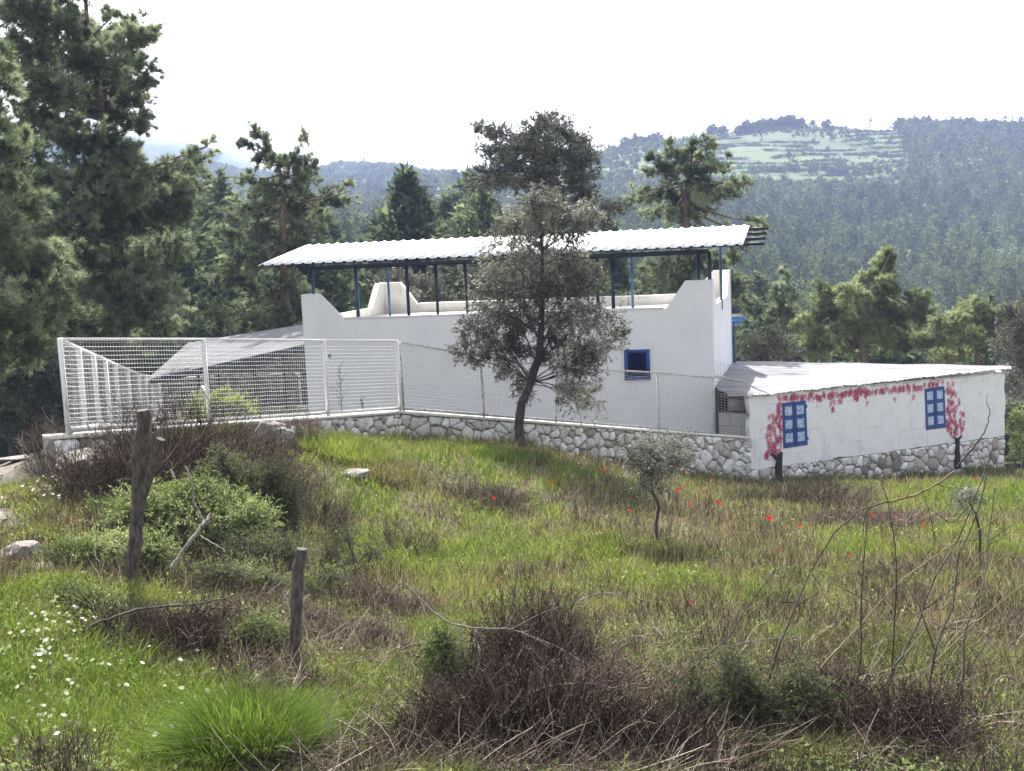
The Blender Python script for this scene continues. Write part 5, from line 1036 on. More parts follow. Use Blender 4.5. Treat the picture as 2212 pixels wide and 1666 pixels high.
for a, b in zip(x, y):
    s = rg1.uniform(.02, .09); c = np.array([a, b, float(zG(a, b))+s*.2]); V = c+rdir(8, rg1)*s*[1, 1, .6]; mb.add(V, [[0, 1, 2], [0, 2, 3], [3, 4, 5], [5, 6, 7], [0, 5, 7], [2, 6, 4], [1, 3, 6], [1, 4, 7]], rg1.random())
tag(mb.build('gravel', M_['rock']), 'loose stones scattered on the bare track', 'gravel', kind='stuff')
# ---- grass clumps and the tall tuft
def tuft(name, u, v, rad_, hgt, n, label, seed, tlo=.5, thi=.85, w=.008, lean=.5, mat='grass', cat='grass clump'):
    r = np.random.default_rng(seed); c = hit(u, v); a = r.uniform(0, 6.28, n); q = np.sqrt(r.random(n))*rad_; x = c[0]+np.cos(a)*q; y = c[1]+np.sin(a)*q; mb = MB(); K = 5
    h = hgt*r.uniform(.45, 1.1, n)*(1-.4*q/rad_); b = np.stack([x, y, zG(x, y)-.02], 1); ld = np.stack([np.cos(a)*q/rad_+r.normal(size=n)*.35, np.sin(a)*q/rad_+r.normal(size=n)*.35, 0*a], 1)*lean
    t = np.linspace(0, 1, K)[None, :, None]; P = b[:, None]+np.array([0, 0, 1.])*h[:, None, None]*(t-.28*t**3)+ld[:, None]*h[:, None, None]*t**2; s = nrm(np.cross(ld+rdir(n, r)*.1, [0, 0, 1.]))[:, None]*(w/2*np.linspace(1, .15, K))[None, :, None]
    V = np.stack([P-s, P+s], 2).reshape(n, -1, 3); i = np.arange(K-1)*2; F = np.stack([i, i+1, i+3, i+2], 1); mb.add(V.reshape(-1, 3), (F[None]+(np.arange(n)*2*K)[:, None, None]).reshape(-1, 4), np.repeat(r.uniform(tlo, thi, n), 2*K))
    o = mb.build(name, M_[mat], loc=c); tag(o, label, cat)
tuft('grass_clump', 535, 1662, .50, 1.0, 5200, 'tall lush bright green grass tuft at the bottom, in front of the right stake', 201, .74, 1., .011, .5)
tuft('grass_clump', 625, 1620, .34, .75, 1900, 'leaning edge of long green blades at the foot of the right stake', 202, .7, 1., .010, .6)
tuft('grass_clump', 330, 1655, .35, .38, 900, 'smaller green grass tuft at the bottom among the daisies', 203, .55, .85, .009, .7)
tuft('grass_clump', 1300, 1190, .62, .42, 1900, 'bright green grass clump left of the crooked sapling', 204, .62, .95, .013, .6)
tuft('grass_clump', 1440, 1195, .75, .36, 1700, 'low green grass clump around the foot of the crooked sapling', 205, .6, 1., .013, .6)
tuft('grass_clump', 2145, 1195, .55, .42, 1500, 'green grass clump round the arched little sapling', 206, .65, 1., .013, .6)
tuft('grass_clump', 1070, 985, 1.3, .50, 2600, 'green grass at the foot of the wall left of the olive trunk, darkened as tree shade', 207, .75, 1., .016, .5)  # dark tints put the shadow of the olive into the blades
tuft('grass_clump', 1180, 990, .9, .30, 1100, 'green grass at the right foot of the olive trunk, darkened as tree shade', 208, .7, 1., .016, .5)  # blades coloured dark here too, for the shade under the olive
tuft('grass_clump', 740, 990, 1.2, .85, 3600, 'yellow-green grass hummock beside the boulders', 209, .5, .85, .016, .6)
tuft('grass_clump', 825, 1020, 1.0, .60, 2200, 'straw-coloured grass hump sloping down below the stone wall', 210, .05, .6, .015, .7)
tuft('grass_clump', 20, 1065, .9, .4, 1300, 'yellow-green grass patch beside the track at the left edge', 211, .5, .7, .014, .5)
def twig_bush(name, label, u, v, rx, hgt, n, seed, mat='twig', y=None, r0=.006, lean=(0, 0), leafn=6, leafs=.02, tl=.5, spread=.8, cat='dry bush', kids=5, lf='twig'):
    r = np.random.default_rng(seed); c = hit(u, v); T = thing(name, c, label, cat); a = r.uniform(0, 6.28, n); q = np.sqrt(r.random(n))
    b = c+np.stack([np.cos(a)*q*rx*.75, np.sin(a)*q*rx*.6, a*0], 1); b[:, 2] = zG(b[:, 0], b[:, 1])-.02
    e = c+np.stack([np.cos(a)*q*rx*1.1, np.sin(a)*q*rx*.8, a*0], 1)+r.normal(size=(n, 3))*[rx*.2, rx*.2, 0]+np.array([lean[0], lean[1], 0]); e[:, 2] = b[:, 2]+hgt*np.sqrt(np.clip(1-(q*.95)**2*spread, .05, 1))*r.uniform(.45, 1.15, n)*(.55+.9*fbm(b[:, 0]*2.2, b[:, 1]*2.2, seed, 3))
    P = curve(b, e, 6, jit=.16, r=r, up=.05); ms = MB(); t0 = np.clip(r.normal(tl, .2, n), 0, 1); tubes(ms, P, np.linspace(1, .35, 6)[None]*r.uniform(.6, 1.5, n)[:, None]*r0, 3, t0)
    m = n*kids; ix = r.integers(0, n, m); s = samp(P[ix], r.uniform(.25, .95, m)); d = nrm(nrm(P[ix, -1]-P[ix, 0])+rdir(m, r)*.75); e2 = s+d*hgt*r.uniform(.12, .38, m)[:, None]; P2 = curve(s, e2, 4, jit=.14, r=r); tubes(ms, P2, np.repeat(np.linspace(.6, .25, 4)[None]*r0, m, 0), 3, np.clip(t0[ix]+r.normal(size=m)*.12, 0, 1)); ms.build('stems', M_[mat], T)
    if leafn:
        k = m*leafn; ix = r.integers(0, m, k); p = samp(P2[ix], r.random(k)); mf = MB(); leaves(mf, p, rdir(k, r), leafs*r.uniform(.5, 1.3, k), leafs*.5, np.clip(r.normal(tl+.05, .2, k), 0, 1), r=r); mf.build('dry_leaves', M_[lf], T)
# ---- shrubs
def px_bush(name, label, blobs, y, seed, mat, size, dens, kindcat='bush', fol=1, stem='twig', sp=.25, tw=.006, per=8):
    cu = sum(b[0] for b in blobs)/len(blobs); x0 = Py(cu, 1100, y)[0]; b = np.array([x0, y, float(zG(x0, y))-.05])
    T = lobe_tree(name, label, kindcat, np.array([b, b+[0, 0, .25]]), [.03, .02], lobes_px(blobs, y, seed, sp), kind='leaf', fmat=mat, bark='barkolive', size=size, seed=seed, dens=dens, tw=tw, per=per, limb=.012)
    for c in T.children: c.name = {'trunk': 'stems', 'crown': 'foliage'}[c.name.split('.')[0]]
px_bush('green_bush', 'big rounded leafy green bush behind the forked stake', [(230, 1130, 50, 50), (300, 1110, 60, 50), (370, 1090, 60, 44), (440, 1075, 50, 40), (500, 1110, 55, 44), (555, 1130, 40, 40), (430, 1130, 70, 50), (330, 1160, 70, 40), (500, 1165, 60, 36), (250, 1165, 50, 36)], 18.2, 31, 'shrub', .055, 30., sp=.4, per=10)
px_bush('green_bush', 'leafy green bush low at the left, beside the rocks', [(150, 1215, 46, 40), (200, 1200, 50, 40), (130, 1260, 36, 40), (190, 1270, 46, 44), (240, 1240, 34, 40)], 16.2, 32, 'shrub', .05, 34., sp=.3, per=10)
px_bush('green_bush', 'pale green bush right behind the foot of the forked stake', [(300, 1190, 34, 30), (340, 1195, 34, 30), (265, 1185, 26, 26)], 15.9, 33, 'shrub', .045, 40., sp=.2, per=10)
px_bush('grey_bush', 'grey-green scrubby bush between the two stakes', [(470, 1235, 50, 18), (530, 1245, 50, 18), (590, 1255, 44, 16), (430, 1250, 40, 14), (660, 1275, 40, 18), (720, 1250, 30, 20)], 15.6, 34, 'shrub', .035, 22., sp=.3, per=8)
px_bush('dark_bush', 'olive-brown bush at the right side of the mound', [(560, 1040, 50, 34), (600, 1070, 46, 40), (520, 1020, 40, 26), (620, 1120, 40, 40), (470, 1000, 40, 26), (590, 1010, 36, 24), (640, 1080, 26, 34)], 20., 35, 'shrubdk', .05, 20., sp=.3, per=7)
px_bush('dark_bush', 'dark grass-like bush below the painted black trunk', [(1590, 1085, 40, 24), (1630, 1090, 44, 28), (1655, 1110, 30, 26)], 33., 36, 'shrubdk', .07, 14., sp=.5, per=9)
px_bush('dark_bush', 'olive-grey bush left of the big green bush, below the dry reddish one', [(170, 1080, 34, 30), (210, 1060, 30, 26), (160, 1120, 30, 30), (210, 1100, 34, 26)], 20.5, 41, 'shrubdk', .05, 20., sp=.3, per=8)
px_bush('green_bush', 'ragged green bush filling the gap right of the pale leaning branch', [(470, 1190, 44, 26), (530, 1190, 44, 30), (590, 1180, 40, 30), (630, 1200, 34, 26), (560, 1220, 50, 18)], 17., 42, 'shrubdk', .045, 22., sp=.3, per=9)
px_bush('green_bush', 'green leaves around the left end of the long dark dead branch', [(140, 1300, 30, 26), (190, 1310, 34, 26), (240, 1320, 34, 22), (160, 1345, 30, 18)], 13.8, 43, 'shrub', .04, 40., sp=.2, per=8)
twig_bush('dry_bush', 'brown twiggy scrub at the right flank of the mound', 660, 1130, .9, .8, 320, 80, tl=.45, r0=.0045)
twig_bush('brush_pile', 'grey-brown dead scrub between the stakes, in front of the green bush', 480, 1300, .8, .40, 420, 81, tl=.55, r0=.004, spread=1., cat='brush pile', leafn=4)
px_bush('leafy_weed', 'leafy green weed clump at the bottom, right of the brown brush pile', [(1560, 1510, 30, 34), (1610, 1500, 40, 34), (1680, 1530, 50, 44), (1630, 1570, 46, 44), (1750, 1530, 40, 40), (1720, 1590, 50, 40), (1810, 1580, 40, 40), (1780, 1640, 50, 30), (1640, 1630, 50, 30), (1490, 1490, 20, 40), (1500, 1560, 30, 50), (1730, 1450, 24, 30), (1850, 1540, 40, 30), (1570, 1440, 16, 26)], 10., 37, 'shrubdk', .042, 42., sp=.15, tw=.004, per=9)
px_bush('leafy_weed', 'small upright leafy weed left of the brown brush pile', [(960, 1400, 16, 44), (965, 1460, 20, 34), (945, 1430, 12, 30)], 11.2, 38, 'shrub', .03, 120., sp=.08, tw=.004, per=9)
px_bush('leafy_weed', 'trailing green weed beside the right stake', [(560, 1370, 34, 26), (600, 1400, 34, 26), (520, 1390, 26, 22)], 12.8, 39, 'shrub', .045, 50., sp=.15, tw=.004, per=7)
px_bush('grey_bush', 'dull green scrub right of the right stake', [(735, 1150, 30, 26), (700, 1200, 40, 26), (770, 1215, 30, 18), (820, 1190, 26, 14)], 17.4, 40, 'shrubdk', .04, 13., sp=.3, per=8)
twig_bush('dry_bush', 'reddish brown dry bush at the left, above the big green bush', 235, 1085, 1.1, 1.15, 420, 51, tl=.42, lean=(.2, 0))
twig_bush('dry_bush', 'tall brown dry bush directly behind the forked stake, under the fence', 400, 1050, 1.6, 1.5, 620, 52, tl=.42, lean=(.2, 0))
twig_bush('dry_bush', 'brown dry bush between the forked stake and the boulders', 530, 1060, 1.3, 1.15, 380, 53, tl=.45, lean=(.2, 0))
twig_bush('dry_bush', 'thin reddish bush at the left end of the stone wall', 110, 1030, .6, .9, 160, 54, tl=.6)
twig_bush('brush_pile', 'low dark tangle of purple-brown twigs below the forked stake', 380, 1420, .95, .50, 900, 55, tl=.32, spread=1., cat='brush pile')
twig_bush('brush_pile', 'greyish mauve tangle of fine dead twigs left of the right stake', 560, 1330, .8, .30, 500, 56, tl=.62, spread=1., cat='brush pile')
twig_bush('brush_pile', 'grey tangle of fine dead twigs right of the right stake', 740, 1400, .8, .35, 650, 57, tl=.62, spread=1., cat='brush pile')
twig_bush('brush_pile', 'mauve-grey dead twigs spreading between the right stake and the meadow', 820, 1330, .9, .42, 520, 76, tl=.6, r0=.004, spread=1., cat='brush pile', leafn=4)
twig_bush('dry_bush', 'loose brown dead weeds left of the right stake, before the twig tangle', 470, 1480, .7, .32, 380, 77, tl=.5, r0=.0035, spread=1., leafn=4)
twig_bush('dry_bush', 'thin upright dead stems scattered right of the leafy weeds', 1950, 1420, 1.0, .5, 200, 78, mat='stalk', tl=.3, r0=.003, leafn=2, lf='stalk')
twig_bush('dry_bush', 'sparse tall dry stems in the meadow right of centre', 1600, 1330, 1.2, .6, 160, 79, mat='twig', tl=.45, r0=.003, leafn=2)
twig_bush('brush_pile', 'large dark brown brush pile at the bottom centre', 1130, 1640, .85, .85, 800, 58, tl=.34, r0=.005, cat='brush pile', leafn=7, leafs=.018)
twig_bush('brush_pile', 'right wing of the dark brown brush, sloping down to the bottom edge', 1370, 1660, .62, .60, 520, 59, tl=.28, r0=.005, spread=1., cat='brush pile')
twig_bush('brush_pile', 'dark brown brush at the bottom edge, left of the main pile', 960, 1660, .45, .5, 420, 72, tl=.36, r0=.0045, cat='brush pile', leafn=7, leafs=.018)
twig_bush('brush_pile', 'brown brush behind the main pile, tops in the light', 1090, 1500, .6, .62, 420, 73, tl=.5, r0=.0045, cat='brush pile', leafn=9, leafs=.02)
twig_bush('brush_pile', 'lighter brown brush at the right shoulder of the main pile', 1270, 1540, .5, .55, 380, 74, tl=.55, r0=.0042, cat='brush pile', leafn=9, leafs=.02)
twig_bush('brush_pile', 'grey-brown tangle between the brush pile and the leafy weeds', 1470, 1600, .5, .38, 420, 75, tl=.6, r0=.0035, spread=1., cat='brush pile', leafn=3)
twig_bush('dry_bush', 'upright rusty dry twigs standing out of the top of the brush pile', 1160, 1500, .65, 1.0, 520, 60, tl=.42, r0=.0045, leafn=9, leafs=.018)
twig_bush('dry_bush', 'dry brown weed clump with seed heads at the bottom right', 1780, 1600, .42, .55, 260, 61, tl=.35, r0=.004, leafs=.022, leafn=9)
twig_bush('dry_bush', 'dark dry weed clump at the bottom right corner of the brush', 1960, 1620, .5, .62, 340, 62, tl=.35, r0=.004, leafs=.02, leafn=9)
twig_bush('dry_bush', 'pale dead weed stems bottom centre right', 1560, 1560, .7, .5, 420, 63, mat='stalk', tl=.5, r0=.0035, lf='stalk')
twig_bush('dry_bush', 'brown dry weeds standing before the stone base of the annex', 1770, 1100, 1.5, .75, 480, 64, tl=.45, r0=.006)
twig_bush('dry_bush', 'mauve-brown weed patch in the meadow before the annex', 1900, 1140, 1.6, .45, 520, 65, tl=.6, r0=.006, spread=1)
twig_bush('dry_bush', 'low brown weed patch beyond the meadow centre', 1070, 1085, 1.1, .42, 380, 66, tl=.5, r0=.006, spread=1)
twig_bush('dry_bush', 'thin dark weeds in the meadow left of the grass clump', 870, 1200, .8, .6, 120, 67, tl=.4, r0=.005, leafn=3)
twig_bush('dry_bush', 'dried seed-head weeds at the bottom edge, right of centre', 1830, 1500, .9, .45, 300, 68, mat='stalk', tl=.35, r0=.0035)
twig_bush('dry_bush', 'brown hollow of dead weeds in the right part of the meadow', 1950, 1260, 1.0, .30, 420, 69, tl=.5, r0=.005, spread=1)
twig_bush('dry_bush', 'grey dead weeds draped over the boulder by the fence', 640, 960, .7, .7, 220, 70, tl=.7, r0=.006)
twig_bush('dry_bush', 'fine brown twiggy weeds at the left bottom behind the tall grass', 640, 1540, .5, .35, 300, 71, mat='stalk', tl=.35, r0=.003)
# ---- rocks
import bmesh
def rock(name, label, u, v, sx, sy, sz, seed, y=None, sink=.35, cat='rock', squash=1.):
    c = hit(u, v); bm = bmesh.new(); bmesh.ops.create_icosphere(bm, subdivisions=4, radius=1.); r = np.random.default_rng(seed); off = r.uniform(0, 50, 3)
    V = np.array([w.co for w in bm.verts]); n = (fbm(V[:, 0]*1.2+off[0], V[:, 1]*1.2+V[:, 2]*1.1+off[1], seed, 4)-.5)*.9+(fbm(V[:, 0]*5+off[2], V[:, 2]*5+V[:, 1]*3, seed+3, 3)-.5)*.22
    pl = rdir(9, r); 
    W = V*(1+n[:, None])
    for q in pl: d = W@q; W = W-np.maximum(d-.72, 0)[:, None]*q
    W = W*[sx, sy, sz]
    for w, co in zip(bm.verts, W): w.co = co
    me = bpy.data.meshes.new(name); bm.to_mesh(me); bm.free(); me.materials.append(M_['rock']); o = bpy.data.objects.new(name, me); COL.objects.link(o); o.location = (c[0], c[1], c[2]+sz*(1-sink*2)); o.rotation_euler = (0, 0, r.uniform(0, 6)); tag(o, label, cat)
rock('boulder', 'large grey boulder bulging below the fence, topped with dead weeds', 590, 965, .62, .55, .42, 1, sink=.2)
rock('boulder', 'low rounded brown boulder under the mesh fence, left of the grey one', 470, 945, .70, .5, .40, 2, sink=.25)
rock('boulder', 'smooth pinkish grey boulder at the left above the green bush', 190, 1050, .55, .5, .45, 3, sink=.2)
rock('rock', 'flat pale rock lying in the grass below the wall', 758, 1030, .45, .35, .13, 4, sink=.3)
rock('rock', 'brown broken rock at the left edge beside the track', 45, 1215, .42, .35, .20, 5)
rock('rock', 'pinkish rock below the brown broken one at the left edge', 88, 1245, .26, .25, .16, 6)
rock('rock', 'small grey rock in front of the left green bush', 180, 1190, .25, .2, .12, 7)
rock('rock_ledge', 'long flat rock ledge along the far edge of the track', 55, 990, 1.5, .6, .12, 8, cat='rock')
# ---- stakes
def pole(name, label, pts, y, rads, mat, cat='stake', branch=None, ys=None, cutcol='cutwood', seed=0, sides=10):
    r = np.random.default_rng(seed); ys = ys or [y]*len(pts); P = np.array([Py(u, v, yy) for (u, v), yy in zip(pts, ys)]); K = 14; s = np.linspace(0, len(pts)-1, K); C = np.stack([np.interp(s, np.arange(len(pts)), P[:, i]) for i in range(3)], 1); C[1:-1] += r.normal(size=(K-2, 3))*[1, 1, 0]*rads[0]*.12
    R_ = np.interp(np.linspace(0, 1, K), np.linspace(0, 1, len(rads)), rads)*r.uniform(.90, 1.10, K); o_ = thing(name, C[0], label, cat); mb = MB(); tubes(mb, C[None], R_[None], sides, .5); 
    mb.build('shaft', M_[mat], o_, smooth=True); e = C[-1]; d = nrm(C[-1]-C[-2]); mb = MB(); tubes(mb, [[e-d*.03, e+d*.012]], [[R_[-1]*1.02, R_[-1]*.9]], sides, cap=True); mb.build('cut_end', M_[cutcol], o_)
    if branch:
        P = np.array([Py(u, v, yy) for u, v, yy in branch[0]]); mb = MB(); tubes(mb, P[None], np.interp(np.linspace(0, 1, len(P)), np.linspace(0, 1, len(branch[1])), branch[1])[None], sides, .5); br_ = mb.build('fork', M_[mat], o_, smooth=True); d = nrm(P[-1]-P[-2]); mb = MB(); tubes(mb, [[P[-1]-d*.02, P[-1]+d*.01]], [[branch[1][-1]*1.03, branch[1][-1]*.95]], sides, cap=True); mb.build('cut_end', M_[cutcol], br_)
pole('wooden_stake', 'tall forked wooden stake with rough bark standing at the left', [(281, 1290), (287, 1220), (296, 1130), (301, 1030), (306, 940), (309, 888)], 15, [.085, .082, .078, .085, .08], 'stake', branch=([(298, 1110, 15), (316, 1050, 14.97), (334, 990, 14.95), (347, 950, 14.92)], [.05, .058, .055]), seed=1, cutcol='stake')
pole('wooden_stake', 'shorter straight weathered stake in the middle foreground', [(637, 1475), (639, 1390), (641, 1300), (645, 1230), (652, 1188)], 12.5, [.062, .060, .064, .066], 'stake', seed=2, cutcol='stake')
M_['darkstalk'] = barkmat('dark_stalk', (.018, .016, .013), (.06, .052, .036), 14)
# ---- fallen branches and bare stalks, each traced at its own distance
def branch(name, label, pts, y0, y1, r0, r1, mat, seed, cat='branch', twigs=0):
    r = np.random.default_rng(seed); n = len(pts); P = np.array([Py(u, v, y0+(y1-y0)*i/(n-1)) for i, (u, v) in enumerate(pts)]); K = n*4; s = np.linspace(0, n-1, K)
    C = np.stack([np.interp(s, np.arange(n), P[:, i]) for i in range(3)], 1); C[1:-1] = (C[:-2]+2*C[1:-1]+C[2:])/4; C[1:-1] += r.normal(size=(K-2, 3))*r0*.35; mb = MB(); tubes(mb, C[None], np.linspace(r0, r1, K)[None]*r.uniform(.85, 1.15, (1, K)), 6, .5 if mat != 'stalk' else .55, cap=True)
    if twigs:
        a = samp(np.repeat(C[None], twigs, 0), r.uniform(.2, 1, twigs)); L_ = np.linalg.norm(P[-1]-P[0]); e = a+nrm(rdir(twigs, r)+nrm(P[-1]-P[0])*.7)*L_*r.uniform(.06, .2, (twigs, 1)); tubes(mb, curve(a, e, 4, jit=.12, r=r), np.repeat(np.linspace(r1, r1*.4, 4)[None], twigs, 0), 4, .5)
    o = mb.build(name, M_[mat], loc=P[0], smooth=True); tag(o, label, cat)
q4 = lambda l: [(x*.479, 867.5+y*.479) for x, y in l]; q5 = lambda l: [(650.7+x*.3922, 1030+y*.3922) for x, y in l]; q6 = lambda l: [(1409.6+x*.414, 976+y*.414) for x, y in l]
for i, (pts, y0, y1, r0, r1, mat, lab, tw_) in enumerate([
 (q4([(775, 750), (850, 640), (905, 565), (950, 508)]), 14.6, 15.2, .042, .034, 'deadwood', 'thick pale broken branch leaning up between the stakes', 0),
 (q4([(915, 535), (875, 450), (862, 340), (835, 290)]), 15.2, 15.6, .022, .010, 'deadwood', 'crooked grey branch rising from the pale broken one', 2),
 (q4([(365, 1035), (500, 975), (650, 930), (880, 915), (1010, 885), (1065, 912)]), 12.6, 13.2, .024, .012, 'stake', 'long dark dead branch lying across the twig tangle', 5),
 (q4([(880, 915), (950, 985), (1000, 1080), (1022, 1175)]), 13.1, 12.7, .020, .010, 'stake', 'dark branch bending down from the long one toward the right stake', 3),
 (q4([(415, 1035), (430, 955), (490, 885), (560, 858)]), 13.4, 14.2, .030, .014, 'deadwood', 'curved whitish branch at the left of the twig tangle', 3),
 (q4([(955, 930), (1100, 935), (1190, 1005)]), 13.2, 12.9, .014, .006, 'stake', 'thin dark branch running right toward the right stake', 2),
 (q4([(1215, 940), (1192, 1050), (1140, 1150), (1060, 1205)]), 12.7, 12.4, .009, .006, 'deadwood', 'thin pale arching twig left of the right stake', 1),
 (q4([(222, 1170), (235, 1215), (252, 1252)]), 11.6, 11.4, .026, .024, 'deadwood', 'short whitish stick in the daisies at the left', 0),
 (q4([(445, 628), (425, 665), (432, 700), (462, 742)]), 15.8, 15.5, .016, .010, 'deadwood', 'small hooked pale twig on the left green bush', 0),
 (q4([(905, 605), (960, 640), (1012, 672)]), 15.4, 15.0, .014, .008, 'deadwood', 'pale twig pointing right from under the green bush', 1),
 (q4([(1112, 615), (1120, 660), (1127, 705)]), 15.3, 15.2, .014, .012, 'deadwood', 'short pale stub under the right side of the green bush', 0),
 (q4([(768, 310), (790, 350), (835, 395)]), 19, 18.6, .032, .02, 'stake', 'short grey stick above the green bush', 1),
 (q5([(570, 590), (740, 760), (830, 812), (960, 835), (1150, 840), (1300, 888), (1450, 960), (1630, 1070)]), 10.9, 10.5, .014, .008, 'deadwood', 'long crooked branch lying across the top of the brush pile', 6),
 (q5([(1150, 845), (1300, 765), (1440, 712)]), 10.6, 10.9, .012, .008, 'stake', 'branch forking up to the right from the brush pile', 3),
 (q5([(1530, 682), (1620, 645), (1720, 640), (1850, 675), (1990, 692)]), 10.9, 11.1, .009, .005, 'deadwood', 'thin branch arching right above the brush pile', 4),
 (q5([(900, 1300), (950, 1150), (990, 985), (965, 845)]), 9.9, 10.5, .026, .018, 'stake', 'dark forked stem standing in the brush pile', 2),
 (q5([(1125, 830), (1160, 700), (1187, 560), (1190, 420)]), 10.5, 10.8, .012, .005, 'stake', 'upright thin branch rising from the brush pile', 5),
 (q5([(940, 1422), (1060, 1340), (1200, 1222), (1330, 1160), (1500, 1140), (1700, 1152), (1900, 1240)]), 9.2, 9.7, .019, .012, 'deadwood', 'thick pale arching branch across the front of the brush pile', 4),
 (q5([(130, 1310), (350, 1420), (430, 1500), (515, 1595)]), 9.5, 9.1, .012, .010, 'deadwood', 'pale branch lying to the left of the brush pile', 2),
 (q5([(340, 1402), (480, 1392), (610, 1378), (760, 1372)]), 9.6, 9.5, .006, .004, 'deadwood', 'thin twig running into the left side of the brush pile', 2),
 (q5([(1690, 1245), (1720, 1330), (1727, 1450)]), 9.5, 9.3, .007, .004, 'deadwood', 'pale twig hanging down the front of the brush', 1),
 (q5([(1520, 1572), (1650, 1560), (1800, 1482)]), 8.9, 9.1, .007, .004, 'deadwood', 'thin whitish twig curving up at the bottom centre', 1),
 (q5([(1880, 690), (1935, 815), (2005, 895), (2010, 1085)]), 10.8, 10.3, .011, .007, 'deadwood', 'pale bent branch right of the brush pile', 2),
 (q5([(1600, 960), (1780, 905), (1930, 872)]), 10.6, 10.8, .007, .004, 'stake', 'dark twig stretching toward the pale bent branch', 2),
 (q6([(0, 920), (70, 1000), (180, 1040), (380, 1020), (520, 985), (690, 968), (790, 965)]), 10.6, 11.3, .009, .004, 'deadwood', 'long thin pale branch sweeping right over the dry weeds', 4),
 (q6([(1140, 1613), (1400, 1612), (1700, 1640), (1900, 1655)]), 9.1, 9.3, .009, .005, 'deadwood', 'straight pale twig along the bottom right edge', 2),
 (q6([(30, 1585), (240, 1580), (440, 1585), (620, 1625)]), 9.1, 9.2, .007, .004, 'deadwood', 'pale twig along the bottom edge right of the brush', 3),
 (q6([(270, 1590), (330, 1490), (420, 1370), (510, 1298)]), 9.3, 10.0, .009, .006, 'deadwood', 'pale stick slanting up at the bottom, right of the brush', 0),
 (q6([(490, 1510), (530, 1440), (575, 1385), (760, 1395), (800, 1410)]), 9.6, 9.9, .008, .005, 'deadwood', 'bent pale twig near the dry seed heads', 1)]):
    branch('dead_branch', lab, pts, y0, y1, r0*.66, r1*.7, mat, 300+i, twigs=tw_)
for i, (pts, y0, y1, r0, r1, mat, lab, tw_) in enumerate([
 (q6([(20, 1330), (190, 1140), (385, 985), (480, 830), (640, 610)]), 10.3, 11.6, .011, .004, 'stake', 'dark bare stalk rising to the right from the brush', 3),
 (q6([(560, 1350), (655, 1020), (740, 815), (830, 610), (950, 420), (1070, 310), (1220, 262)]), 10.2, 12.2, .012, .006, 'stake', 'long dark stalk curving up to the right in the middle of the right half', 3),
 (q6([(1220, 262), (1370, 228), (1450, 190), (1580, 100)]), 12.2, 12.6, .012, .008, 'stalk', 'pale green stem end reaching toward the annex', 3),
 (q6([(720, 1370), (880, 1115), (1040, 950), (1290, 672), (1550, 492), (1760, 370), (1938, 265)]), 10.2, 12.4, .009, .004, 'stalk', 'long thin straw stalk slanting to the right edge', 4),
 (q6([(1040, 1330), (1090, 1050), (1085, 800), (1105, 500), (1122, 330), (1108, 180)]), 10.3, 11.3, .009, .003, 'stake', 'upright thin dark stalk left of the leaning pair', 2),
 (q6([(1250, 1130), (1268, 800), (1270, 520), (1232, 270), (1200, 150)]), 10.6, 11.4, .008, .003, 'stake', 'upright dark stalk with a hooked top', 2),
 (q6([(975, 1645), (1130, 1400), (1250, 1138), (1340, 1000), (1470, 662), (1580, 490), (1700, 200), (1765, -10)]), 9.4, 12.2, .014, .005, 'stake', 'longest leaning stalk crossing the right foreground', 4),
 (q6([(1440, 1300), (1470, 1035), (1568, 800), (1592, 560), (1700, 310), (1775, -20)]), 10.2, 12.0, .013, .004, 'stake', 'dark kinked stalk beside the longest leaning one', 4),
 (q6([(1545, 1640), (1610, 1300), (1630, 905), (1730, 700), (1750, 480), (1785, 190)]), 9.6, 11.8, .013, .004, 'stake', 'stout upright dark stalk near the right edge', 4),
 (q6([(1470, 1030), (1395, 810), (1330, 700)]), 10.7, 11.1, .008, .004, 'stake', 'short side stalk leaning left from the kinked one', 1),
 (q6([(1140, 1400), (1300, 1250), (1470, 1100), (1640, 930), (1938, 690)]), 10.0, 11.6, .007, .004, 'stalk', 'straw stalk slanting up behind the dark ones', 4),
 (q6([(1615, 1180), (1770, 960), (1938, 815)]), 10.5, 11.2, .006, .003, 'stake', 'thin dark stalk ending at the right edge', 2),
 (q6([(1250, 1138), (1400, 960), (1560, 760), (1640, 700), (1860, 520)]), 10.5, 11.6, .006, .003, 'stalk', 'fine pale stalk branching from the longest one', 3),
 (q6([(1410, 560), (1480, 480), (1440, 300), (1400, 180)]), 11.5, 11.9, .005, .003, 'stake', 'thin reddish stalk in front of the right painted shutter side', 1),
 (q6([(1650, 290), (1560, 380), (1480, 320)]), 12.0, 12.2, .005, .003, 'stake', 'small forked twig near the arched sapling', 2),
 (q6([(820, 1660), (900, 1560), (1050, 1420), (1140, 1260)]), 9.2, 9.9, .008, .005, 'stalk', 'pale stalk slanting up from the bottom edge', 2),
 (q6([(1010, 720), (1100, 770), (1190, 800)]), 11.4, 11.2, .006, .004, 'stake', 'short dark broken stalk lying across the stems', 1),
 ([(2066, 1010), (2110, 960), (2135, 915), (2138, 885)], 12.0, 12.3, .010, .004, 'stake', 'dark stalk with a curled feathery top before the annex corner', 0),
 ([(2138, 885), (2130, 868), (2134, 850)], 12.3, 12.3, .005, .002, 'stalk', 'feathery tip in front of the annex end wall', 5),
 ([(704, 1150), (702, 1080), (700, 990)], 17, 17.2, .007, .003, 'stake', 'thin straight dark stalk standing right of the mound', 1),
 ([(610, 1010), (608, 960), (606, 925)], 24, 24, .02, .016, 'rust', 'short rusty rod standing beside the boulder', 0)]):
    branch('bare_stalk', lab, pts, y0, y1, r0*1.0, r1*1.15, 'darkstalk' if mat == 'stake' else mat, 400+i, cat='stalk', twigs=tw_)
